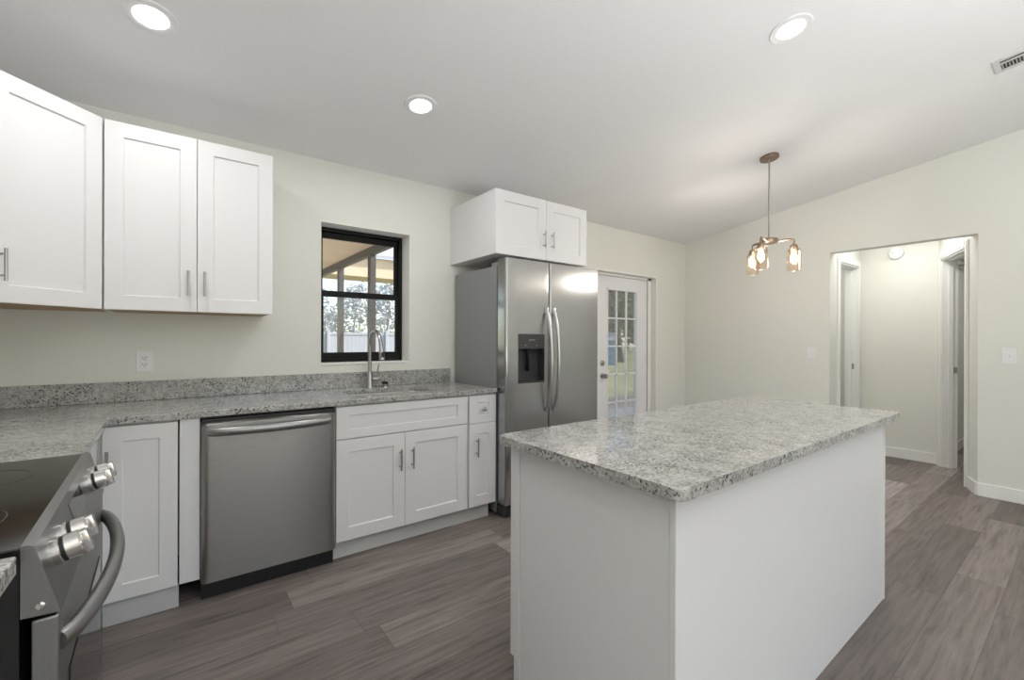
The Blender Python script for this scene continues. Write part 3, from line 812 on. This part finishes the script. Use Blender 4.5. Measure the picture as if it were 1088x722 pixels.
# ---- refrigerator
FX0, FX1, FY = 1.821, 2.764, 2.485
t = thing('refrigerator', 'stainless side-by-side refrigerator with a dark water dispenser next to the back door', 'refrigerator', (FX0, FY, 0))
wf = FX1 - FX0
obj('case', box(BM(), 0.002, wf - 0.002, 0.118, YW - FY - 0.03, 0.02, 1.788, 0.004), M['fridge_side'], t, label='grey painted case')
obj('door_gasket', box(BM(), 0.012, wf - 0.012, 0.098, 0.118, 0.10, 1.80), M['rubber'], t)
xs = 2.2275 - FX0
def fridge_door(x0, x1, z0, z1, hole=None):
    bm = BM(); r = 0.016; d = 0.098
    def prof(a, b):   # closed outline in XY with rounded front corners
        out = [(a, d)]
        if a == x0:
            for k in range(6):
                an = PI + (PI / 2) * k / 5; out.append((a + r + r * math.cos(an), r + r * math.sin(an)))
        else: out.append((a, 0.0))
        if b == x1:
            for k in range(6):
                an = 1.5 * PI + (PI / 2) * k / 5; out.append((b - r + r * math.cos(an), r + r * math.sin(an)))
        else: out.append((b, 0.0))
        out.append((b, d)); return out
    if hole:
        hx0, hx1, hz0, hz1 = hole
        prism(bm, prof(x0, hx0), z0, z1); prism(bm, prof(hx1, x1), z0, z1)
        prism(bm, prof(hx0, hx1), z0, hz0); prism(bm, prof(hx0, hx1), hz1, z1)
        # merge the coplanar pieces
        bmesh.ops.remove_doubles(bm, verts=bm.verts[:], dist=1e-5)
    else: prism(bm, prof(x0, x1), z0, z1)
    return bm
HO = (1.929 - FX0, 2.179 - FX0, 0.945, 1.300)
ld_ = obj('freezer_door', fridge_door(0.0, xs - 0.003, 0.10, 1.832, HO), M['steel_v'], t, smooth=True)
rd_ = obj('fridge_door', fridge_door(xs + 0.003, wf, 0.10, 1.832), M['steel_v'], t, smooth=True)
def fridge_handle(door_o, x, lean):
    bm = BM(); pts = []
    for k in range(25):
        u = k / 24; z = 0.742 + u * 0.742
        pts.append((x + lean * math.sin(PI * u), -0.004 - 0.062 * math.sin(PI * u) ** 0.6, z))
    tube(bm, pts, 0.0125, 12, flat=1.0)
    for z in (0.75, 1.476): box(bm, x - 0.011, x + 0.011, -0.020, 0.002, z - 0.022, z + 0.022, 0.004)
    return obj('handle', bm, M['steel'], door_o, smooth=True)
fridge_handle(ld_, xs - 0.036, 0.0); fridge_handle(rd_, xs + 0.036, 0.0)
# dispenser
dp = obj('dispenser', (lambda b: (box(b, HO[0], HO[1], 0.070, 0.078, HO[2], HO[3]), box(b, HO[0], HO[0] + 0.006, 0.0, 0.072, HO[2], HO[3]), box(b, HO[1] - 0.006, HO[1], 0.0, 0.072, HO[2], HO[3]),
                                    box(b, HO[0], HO[1], 0.0, 0.072, HO[2], HO[2] + 0.012), b)[-1])(BM()), M['grey_plastic'], ld_, label='dark grey recess')
obj('control_panel', box(BM(), HO[0] + 0.004, HO[1] - 0.004, -0.002, 0.060, HO[3] - 0.108, HO[3] - 0.003, 0.003), M['grey_plastic'], dp)
obj('panel_mark', box(BM(), HO[0] + 0.095, HO[0] + 0.155, -0.0032, -0.001, HO[3] - 0.046, HO[3] - 0.041), M['nickel'], dp)
for x in (0.06, 0.165): obj('panel_button', box(BM(), HO[0] + x, HO[0] + x + 0.012, -0.0032, -0.001, HO[3] - 0.085, HO[3] - 0.079), M['nickel'], dp)
bm = BM(); tube(bm, [(HO[0] + 0.125, 0.045, HO[3] - 0.10), (HO[0] + 0.125, 0.045, HO[3] - 0.135)], [0.022, 0.016], 16)
obj('nozzle', bm, M['black_plastic'], dp, smooth=True)
bm = BM(); pts = [(HO[0] + 0.125, 0.050, HO[3] - 0.14), (HO[0] + 0.125, 0.040, HO[3] - 0.20), (HO[0] + 0.125, 0.046, HO[3] - 0.27)]
tube(bm, pts, [0.018, 0.024, 0.028], 12, flat=0.4)
obj('paddle', bm, M['black_plastic'], dp, smooth=True)
bm = BM(); box(bm, 0.012, 0.10, 0.06, 0.20, 1.789, 1.818, 0.006); obj('hinge_cover', bm, M['fridge_side'], t)
bm = BM(); box(bm, wf - 0.10, wf - 0.012, 0.06, 0.20, 1.789, 1.818, 0.006); obj('hinge_cover', bm, M['fridge_side'], t)
bm = BM(); box(bm, 0.01, wf - 0.01, 0.030, 0.13, 0.012, 0.085, 0.003)
for k in range(4): box(bm, 0.03, wf - 0.03, 0.024, 0.031, 0.025 + 0.014 * k, 0.031 + 0.014 * k)
obj('base_grille', bm, M['grey_plastic'], t)
for x in (0.05, wf - 0.05):
    for y in (0.16, 0.66): obj('foot', tube(BM(), [(x, y, 0.0), (x, y, 0.03)], 0.018, 12), M['black_plastic'], t)

# ---- range (slightly skewed in its gap, so its near end stands a little proud)
RW_ = 0.765
t = thing('range', 'stainless electric range with a black glass cooktop in the left foreground', 'range', (-0.160, 1.060, 0), PI / 2 + math.radians(1.5))
obj('body', box(BM(), 0.004, RW_ - 0.004, 0.046, 0.690, 0.02, 0.897), M['black_metal'], t, label='black enamelled side panels')
bm = BM(); pr_ = [(0.040, 0.800), (-0.002, 0.797), (0.001, 0.812), (0.028, 0.9155), (0.036, 0.9195), (0.044, 0.9195), (0.044, 0.800)]
extr(bm, [(0, y, z) for y, z in pr_], (RW_, 0, 0))
cp = obj('control_panel', bm, M['steel_range'], t, label='stainless sloping control panel')
obj('end_screw', lathe(BM(), [(0.006, -0.001), (0.006, 0.002), (0.004, 0.003)], 12, Matrix.Rotation(-PI / 2, 4, 'Y')), M['chrome'], cp, (0, 0.021, 0.815), smooth=True)
bm = BM(); box(bm, 0.0, RW_, 0.0435, 0.690, 0.898, 0.9165, 0.002); ckt = obj('cooktop', bm, M['black_glass'], t, label='black ceramic glass')
for (u, v, r_) in ((0.20, 0.21, 0.115), (0.56, 0.21, 0.095), (0.20, 0.50, 0.08), (0.56, 0.50, 0.105)):
    bm = BM(); lathe(bm, [(r_, 0.0168), (r_, 0.0172), (r_ - 0.002, 0.0172), (r_ - 0.002, 0.0168)], 56, cap=False)
    obj('burner_ring', bm, M['ring'], ckt, (u, v, 0.9))
tilt = math.atan2(0.1035, 0.027)   # panel face direction
nrm = Vector((0, -math.sin(tilt), math.cos(tilt)))
def range_knob(u):
    base = Vector((u, 0.0165, 0.870))
    q = Vector((0, 0, 1)).rotation_difference(nrm).to_matrix().to_4x4()
    kb = obj('knob', lathe(BM(), [(0.025, 0.0), (0.025, 0.010), (0.0225, 0.012), (0.0225, 0.017), (0.0245, 0.019), (0.0235, 0.038), (0.020, 0.041)], 28, q), M['chrome'], cp, base, smooth=True)
    bm = BM(); box(bm, -0.009, 0.009, -0.021, 0.021, 0.034, 0.051, 0.003)
    bmesh.ops.transform(bm, matrix=q, verts=bm.verts[:]); obj('grip', bm, M['chrome'], kb, smooth=True)
    obj('grip_ring', lathe(BM(), [(0.0228, 0.0115), (0.0228, 0.0175)], 28, q, cap=False), M['black_plastic'], kb)
for u in (0.085, 0.170, 0.575, 0.660): range_knob(u)
bm = BM(); extr(bm, [(0.30, 0.0235, 0.895), (0.30, 0.011, 0.847), (0.47, 0.011, 0.847), (0.47, 0.0235, 0.895)], nrm * 0.0015)
obj('display', bm, M['black_glass'], cp)
od = obj('oven_door', box(BM(), 0.006, RW_ - 0.006, 0.0, 0.033, 0.215, 0.790, 0.004), M['steel_range'], t)
obj('oven_window', box(BM(), 0.11, RW_ - 0.11, -0.003, 0.004, 0.33, 0.64, 0.002), M['black_glass'], od)
bm = BM(); pts = []
for k in range(29):
    u = k / 28
    pts.append((0.030 + u * (RW_ - 0.060), 0.004 - 0.056 * math.sin(PI * u) ** 0.62, 0.733))
tube(bm, pts, 0.0145, 14, flat=1.15)
obj('oven_handle', bm, M['steel_range'], od, smooth=True)
obj('storage_drawer', box(BM(), 0.006, RW_ - 0.006, 0.002, 0.033, 0.075, 0.208, 0.004), M['steel_range'], t)
for u in (0.05, RW_ - 0.05):
    for y in (0.08, 0.62): obj('foot', tube(BM(), [(u, y, 0), (u, y, 0.03)], 0.02, 12), M['black_plastic'], t)

# ------------------------------------------------------------------ island
IX0, IX1, IY0, IY1 = 0.925, 2.800, 0.578, 1.318
BX0, BX1, BY0, BY1 = 0.985, 2.765, 0.630, 1.310
t = thing('kitchen_island', 'plain white panelled island base in the foreground', 'island', (BX0, BY0, 0))
wi, di = BX1 - BX0, BY1 - BY0
zi = CT - CTH - 0.001
obj('end_panel', box(BM(), 0.004, 0.016, 0.018, di - 0.052, 0.0, zi), M['cab'], t)
obj('back_panel', box(BM(), 0.018, wi - 0.020, 0.003, 0.016, 0.0, zi), M['cab'], t)
obj('end_panel', box(BM(), wi - 0.016, wi - 0.004, 0.018, di - 0.052, 0.0, zi), M['cab'], t)
obj('corner_trim', box(BM(), 0.0, 0.018, 0.0, 0.018, 0.0, zi, 0.002), M['cab'], t)
obj('corner_trim', box(BM(), wi - 0.020, wi, 0.0, 0.020, 0.0, zi, 0.002), M['cab'], t)
bm = BM(); box(bm, 0.0, 0.018, di - 0.050, di, 0.10, zi, 0.0015); box(bm, 0.0, 0.018, di - 0.050, di - 0.022, 0.0, 0.10)
obj('stile', bm, M['cab'], t)
obj('body', box(BM(), 0.018, wi - 0.018, 0.018, di - 0.004, 0.10, zi), M['cab'], t)
obj('toe_kick', box(BM(), 0.018, wi - 0.018, di - 0.08, di - 0.064, 0.0, 0.10), M['toe'], t)
for k in range(4):   # doors on the sink side
    wdk = (wi - 0.04) / 4
    d = obj('door', shaker(wdk - 0.004, ZDT - ZDB), M['cab'], t, (0.02 + wdk * (k + 1) - 0.002, di + 0.016, ZDB), rot=(0, 0, PI))
    bar_pull(d, 0.04 if k % 2 else wdk - 0.044, 0.62)
bm = BM(); prism(bm, rrect(IX0, IX1, IY0, IY1, 0.030, 6), CT - CTH, CT, 0.004)
tag(obj('island_countertop', bm, M['granite'], smooth=False), 'speckled grey granite slab with rounded corners on the island', 'countertop')

# ------------------------------------------------------------------ small fixtures
def outlet():
    t = thing('wall_outlet', 'white duplex outlet on the wall above the backsplash', 'outlet', (-0.147, YW, 1.131))
    obj('cover_plate', box(BM(), -0.037, 0.037, -0.006, 0.0, -0.058, 0.058, 0.003), M['white_plastic'], t)
    bm = BM(); box(bm, -0.018, 0.018, -0.0085, -0.004, -0.036, 0.036, 0.002)
    f = obj('receptacle', bm, M['white_plastic'], t)
    bm = BM()
    for s in (-0.018, 0.018):
        box(bm, -0.008, -0.005, -0.0092, -0.008, s - 0.002, s + 0.008); box(bm, 0.005, 0.008, -0.0092, -0.008, s - 0.002, s + 0.008)
        box(bm, -0.0025, 0.0025, -0.0092, -0.008, s - 0.011, s - 0.006)
    obj('slots', bm, M['slot'], f)
outlet()
def switch(y, z, w, h, label):
    t = thing('light_switch', label, 'switch', (XR, y, z), -PI / 2)
    obj('cover_plate', box(BM(), -w / 2, w / 2, -0.006, 0.0, -h / 2, h / 2, 0.003), M['white_plastic'], t)
    bm = BM(); extr(bm, [(-0.005, -0.005, -0.011), (-0.005, -0.005, 0.011), (-0.005, -0.015, 0.010), (-0.005, -0.010, -0.006)], (0.010, 0, 0))
    obj('toggle', bm, M['white_plastic'], t)
switch(1.789, 1.124, 0.074, 0.118, 'small white toggle switch on the wall between back door and hall opening')
switch(0.428, 1.142, 0.082, 0.130, 'white toggle switch on the wall right of the hall opening')
# smoke alarm on the hall end wall
t = thing('smoke_detector', 'round white smoke detector high on the hall end wall', 'smoke detector', (XE, 1.327, 2.203))
mX = Matrix.Rotation(-PI / 2, 4, 'Y')
obj('housing', lathe(BM(), [(0.066, 0), (0.066, 0.012), (0.060, 0.030), (0.045, 0.036), (0.0, 0.037)], 36, mX), M['white_plastic'], t, smooth=True)
obj('test_button', lathe(BM(), [(0.010, 0.036), (0.010, 0.040), (0.0, 0.041)], 16, mX), M['vent_metal'], t, (0, 0.02, 0.005))
# dark rod with bracket in the room beyond the skewed doorway
t = thing('wall_rod', 'dark metal rod on a wall bracket seen through the hall doorway', 'rod', (7.2, 0.985, 2.13))
obj('rod', tube(BM(), [(-0.75, -0.09, 0.0), (0.75, -0.09, 0.0)], 0.016, 12), M['nickel'], t, smooth=True)
for x in (-0.72, 0.0, 0.72): obj('bracket', tube(BM(), [(x, 0.0, 0.0), (x, -0.10, 0.0)], 0.012, 10), M['nickel'], t)

# ceiling air vent
def vent():
    x0, x1, y0, y1 = 3.815, 4.000, -0.05, 0.392
    t = thing('ceiling_vent', 'white louvred air vent in the sloped ceiling near the right wall', 'vent', ((x0 + x1) / 2, (y0 + y1) / 2, ceil_z((y0 + y1) / 2)))
    t.rotation_euler = (-SLOPE, 0, 0)
    hx, hy = (x1 - x0) / 2, (y1 - y0) / 2
    bm = BM(); b = 0.030
    for a in ((-hx, hx, -hy, -hy + b), (-hx, hx, hy - b, hy), (-hx, -hx + b, -hy + b, hy - b), (hx - b, hx, -hy + b, hy - b)): box(bm, *a, -0.008, 0.0, 0.002)
    obj('frame', bm, M['vent_metal'], t)
    obj('duct', box(BM(), -hx + b, hx - b, -hy + b, hy - b, -0.0015, -0.0005), M['vent_dark'], t)
    bm = BM(); box(bm, -hx + b + 0.030, -hx + b + 0.036, -hy + b, hy - b, -0.010, -0.001)
    n = 28
    for k in range(n):
        y = -hy + b + (2 * hy - 2 * b) * (k + 0.5) / n
        extr(bm, [(-hx + b + 0.036, y - 0.003, -0.010), (-hx + b + 0.036, y - 0.0018, -0.010), (-hx + b + 0.036, y + 0.004, -0.001), (-hx + b + 0.036, y + 0.0028, -0.001)], (2 * hx - 2 * b - 0.036, 0, 0))
    obj('louvres', bm, M['vent_metal'], t)
vent()

# pendant lamp
def pendant():
    px, py = 3.765, 1.592
    t = thing('pendant_light', 'bronze three-arm pendant light with lit amber glass jar shades', 'light', (px, py, ceil_z(py)))
    bm = BM(); lathe(bm, [(0.066, -0.022), (0.068, -0.018), (0.068, 0.0)], 36, Matrix.Rotation(-SLOPE, 4, 'X'))
    obj('canopy', bm, M['bronze'], t, smooth=True)
    zt = 2.075 - ceil_z(py)
    obj('stem', tube(BM(), [(0, 0, -0.02), (0, 0, zt)], 0.006, 12), M['rod'], t, smooth=True)
    bm = BM(); lathe(bm, [(0.020, zt - 0.052), (0.062, zt - 0.044), (0.066, zt - 0.036), (0.066, zt - 0.012), (0.060, zt - 0.006), (0.016, zt)], 32)
    obj('hub', bm, M['bronze'], t, smooth=True)
    for k, ang in enumerate((12.0, 132.0, 252.0)):
        a = math.radians(ang) - math.atan2(px, py)
        dx, dy = math.cos(a), math.sin(a)
        r = 0.174; zs = zt - 0.066
        pts = [(dx * 0.03, dy * 0.03, zt - 0.036)] + [(dx * (0.05 + (r - 0.05) * s), dy * (0.05 + (r - 0.05) * s), zt - 0.036 + 0.016 * math.sin(PI * s * 0.75)) for s in (0.2, 0.4, 0.6, 0.8, 0.95)] + [(dx * r, dy * r, zt - 0.034), (dx * r, dy * r, zs)]
        arm = obj('arm', tube(BM(), pts, 0.0085, 10), M['bronze'], t, smooth=True)
        obj('socket', lathe(BM(), [(0.024, -0.048), (0.027, -0.044), (0.027, -0.006), (0.018, 0.004)], 24), M['bronze'], arm, (dx * r, dy * r, zs), smooth=True)
        prof = [(0.025, -0.024), (0.040, -0.032), (0.048, -0.050), (0.0490, -0.180), (0.045, -0.198), (0.032, -0.204)]
        bm = BM(); lathe(bm, prof, 32, cap=False)
        obj('glass_shade', bm, M['shade'], arm, (dx * r, dy * r, zs), smooth=True)
        ld = bpy.data.lights.new('bulb_lamp', 'POINT'); ld.energy = PENDANT_W; ld.shadow_soft_size = 0.027; ld.color = (0.95, 0.97, 1.0)
        lo = bpy.data.objects.new('lamp', ld); COL.objects.link(lo); lo.parent = arm; lo.location = (dx * r, dy * r, zs - 0.108)
        bl = obj('bulb', lathe(BM(), [(0.004, -0.134), (0.018, -0.128), (0.026, -0.110), (0.026, -0.094), (0.017, -0.068), (0.013, -0.048)], 20), M['bulb'], arm, (dx * r, dy * r, zs), smooth=True)
pendant()

# ------------------------------------------------------------------ outdoors
GZ = -0.15
g0 = struct('ground_lawn', box(BM(), -30, 70, YO, 90, GZ - 0.1, GZ), M['lawn'])
struct('ground_patio', box(BM(), 2.5, 11.0, YO, 5.7, GZ, GZ + 0.06), M['concrete'])
struct('floor_porch', box(BM(), -3.0, 2.5, YO, 9.2, GZ, GZ + 0.10), M['porch_floor'])
# porch roof underside (tan) over the window side, carried by a bronze frame
XB = 2.0
def porch():
    struct('ceiling_porch', box(BM(), -3.0, XB + 0.10, YO, 9.2, 2.44, 2.52), M['soffit'])
    t = thing('porch_frame', 'bronze screened porch frame with beam and posts outside the kitchen window', 'porch frame', (XB, 6.0, GZ))
    obj('beam', box(BM(), -0.03, 0.03, -2.52, 3.2, 2.34 - GZ, 2.44 - GZ), M['bronze_post'], t)
    for y in (5.66, 7.03, 4.30):
        obj('post', box(BM(), -0.035, 0.035, y - 6.0 - 0.055, y - 6.0 + 0.055, 0.06, 2.34 - GZ), M['bronze_post'], t)
    obj('cross_rail', box(BM(), -4.9, 0.03, 3.14, 3.20, 2.20 - GZ, 2.44 - GZ), M['bronze_post'], t)
porch()
# neighbouring roof edge beyond the porch
t = thing('neighbouring_roof', 'tan fascia and pale roof edge of the wing beyond the porch', 'roof', (4.6, 10.4, GZ))
obj('fascia', box(BM(), -3.2, 2.2, 0, 0.9, 2.72 - GZ, 3.18 - GZ), M['soffit'], t)
bm = BM(); extr(bm, [(-3.4, -0.12, 3.18 - GZ), (-3.4, 3.4, 4.4 - GZ), (-3.4, 3.4, 4.46 - GZ), (-3.4, -0.12, 3.24 - GZ)], (5.8, 0, 0))
obj('roof', bm, M['metal_roof'], t)
for x in (-3.0, 2.0): obj('post', box(BM(), x - 0.06, x + 0.06, 0.2, 0.32, 0, 2.72 - GZ), M['bronze_post'], t)

# white vinyl fence
t = thing('vinyl_fence', 'white vinyl privacy fence in the yard beyond the porch', 'fence', (7.0, 17.0, GZ))
bm = BM()
for k in range(0, 90): box(bm, -7 + k * 0.15, -7 + k * 0.15 + 0.146, 0.0, 0.025, 0.08, 1.60)
obj('boards', bm, M['vinyl'], t)
bm = BM(); box(bm, -7, 6.5, -0.02, 0.045, 1.56, 1.66); box(bm, -7, 6.5, -0.02, 0.045, 0.06, 0.18)
obj('rails', bm, M['vinyl'], t)
for k in range(7):
    obj('post', box(BM(), -7 + k * 2.2 - 0.06, -7 + k * 2.2 + 0.06, -0.05, 0.07, 0, 1.75, 0.01), M['vinyl'], t)

def branch_pts(p, d, L, n=5, wob=0.12):
    pts = [Vector(p)]; d = Vector(d).normalized()
    for i in range(n):
        d = (d + Vector((random.uniform(-wob, wob), random.uniform(-wob, wob), random.uniform(-wob * 0.4, wob * 0.7)))).normalized()
        pts.append(pts[-1] + d * (L / n))
    return pts
def tree(name, label, loc, h, crown, trunk_r, nleaf, lm, bm_, leaf=0.14, twigs=9, crown_z=0.55, group=None):
    t = thing(name, label, 'tree', loc, 0, group)
    bm = BM()
    tr = branch_pts((0, 0, 0), (0, 0, 1), h * 0.75, 7, 0.07)
    tube(bm, tr, [trunk_r * (1.15 - 0.85 * i / 7) for i in range(8)], 9)
    tips = []
    for k in range(twigs):
        i = random.randint(2, 6); a = random.uniform(0, 2 * PI)
        pts = branch_pts(tr[i], (math.cos(a), math.sin(a), random.uniform(0.3, 1.1)), crown * random.uniform(0.7, 1.15), 5, 0.25)
        tube(bm, pts, [trunk_r * 0.34 * (1 - 0.17 * j) for j in range(6)], 6); tips += pts[2:]
        for q in range(3):
            b2 = branch_pts(pts[random.randint(1, 4)], (random.uniform(-1, 1), random.uniform(-1, 1), random.uniform(-0.1, 1)), crown * 0.5, 4, 0.35)
            tube(bm, b2, [trunk_r * 0.13 * (1 - 0.2 * j) for j in range(5)], 5); tips += b2[1:]
    obj('trunk', bm, bm_, t, smooth=True)
    if nleaf:
        bm = BM()
        for k in range(nleaf):
            c = random.choice(tips)
            p = c + Vector((random.gauss(0, crown * 0.16), random.gauss(0, crown * 0.16), random.gauss(0, crown * 0.15)))
            u = Vector((random.gauss(0, 1), random.gauss(0, 1), random.gauss(0, 0.7))).normalized()
            v = u.cross(Vector((random.gauss(0, 1), random.gauss(0, 1), random.gauss(0, 1)))).normalized()
            s = leaf * random.uniform(0.6, 1.3)
            bm.faces.new([bm.verts.new(p + u * s), bm.verts.new(p + v * s * 0.45), bm.verts.new(p - u * s), bm.verts.new(p - v * s * 0.45)])
        obj('foliage', bm, lm, t)
    return t
# through the window: pale winter trees beyond the fence
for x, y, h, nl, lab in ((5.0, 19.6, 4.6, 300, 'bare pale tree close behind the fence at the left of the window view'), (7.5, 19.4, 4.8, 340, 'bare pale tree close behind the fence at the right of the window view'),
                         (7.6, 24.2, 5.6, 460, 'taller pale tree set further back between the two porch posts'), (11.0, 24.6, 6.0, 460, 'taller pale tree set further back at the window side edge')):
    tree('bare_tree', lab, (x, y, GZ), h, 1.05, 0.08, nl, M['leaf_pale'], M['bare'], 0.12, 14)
def hedge(lab, p0, p1, h, n, lm, leaf):
    t = thing('hedge', lab, 'hedge', (p0[0], p0[1], GZ), math.atan2(p1[1] - p0[1], p1[0] - p0[0]))
    L = math.hypot(p1[0] - p0[0], p1[1] - p0[1]); bm = BM(); sb = BM()
    ph = [random.uniform(0, 6.28) for _ in range(4)]
    for k in range(n):
        x = random.uniform(0, L)
        top = h * (0.80 + 0.12 * math.sin(x * 0.9 + ph[0]) + 0.08 * math.sin(x * 2.3 + ph[1]))
        p = Vector((x, random.gauss(0, 0.5), top * math.sqrt(random.random())))
        u = Vector((random.gauss(0, 1), random.gauss(0, 1), random.gauss(0, 0.7))).normalized()
        v = u.cross(Vector((random.gauss(0, 1), random.gauss(0, 1), random.gauss(0, 1)))).normalized(); q = leaf * random.uniform(0.6, 1.3)
        bm.faces.new([bm.verts.new(p + u * q), bm.verts.new(p + v * q * 0.5), bm.verts.new(p - u * q), bm.verts.new(p - v * q * 0.5)])
    obj('foliage', bm, lm, t)
    for k in range(int(L / 1.2)):
        pts = branch_pts((0.6 + 1.2 * k, 0, 0), (0, 0, 1), h * 0.75, 5, 0.1); tube(sb, pts, [0.06 * (1 - 0.16 * j) for j in range(6)], 6)
    obj('stems', sb, M['bare'], t)
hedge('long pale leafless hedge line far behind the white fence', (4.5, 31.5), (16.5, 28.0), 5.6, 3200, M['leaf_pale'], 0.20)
# through the glazed door: big dark trees, shed
for x, y, h, cr, tr_, lab, nl in ((22.0, 18.0, 7.2, 2.3, 0.26, 'leafy dark-trunked tree right behind the blue shed', 5200), (27.6, 20.2, 9.0, 2.7, 0.28, 'green tree behind the lawn at the hinge side of the glazed door', 5600),
                             (31.5, 28.2, 10.5, 3.0, 0.30, 'green tree far behind the blue shed', 5600)):
    tree('leafy_tree', lab, (x, y, GZ), h, cr, tr_, nl, M['leaf'], M['bark'], 0.20, 16)
hedge('tall dense evergreen treeline at the far end of the lawn', (33.0, 42.0), (50.0, 24.0), 10.5, 7000, M['leaf'], 0.55)
t = thing('garden_shed', 'small blue garden shed on the lawn seen through the back door', 'shed', (19.3, 16.25, GZ), math.radians(-40))
obj('walls', box(BM(), -1.5, 0.1, 0, 1.4, 0, 1.36), M['shed_blue'], t)
bm = BM(); extr(bm, [(-1.6, -0.12, 1.32), (-1.6, 0.7, 1.75), (-1.6, 1.52, 1.32), (-1.6, 1.52, 1.40), (-1.6, 0.7, 1.83), (-1.6, -0.12, 1.40)], (1.8, 0, 0))
obj('roof', bm, M['shed_roof'], t)
obj('shed_door', box(BM(), -0.95, -0.35, -0.03, 0.0, 0.05, 1.25, 0.005), M['door_white'], t)
tag(obj('leaf_litter', box(BM(), 4.5, 12.5, 5.7, 7.0, GZ, GZ + 0.05), M['litter']), 'dark fallen leaves scattered at the lawn edge by the patio', 'leaves', kind='stuff')
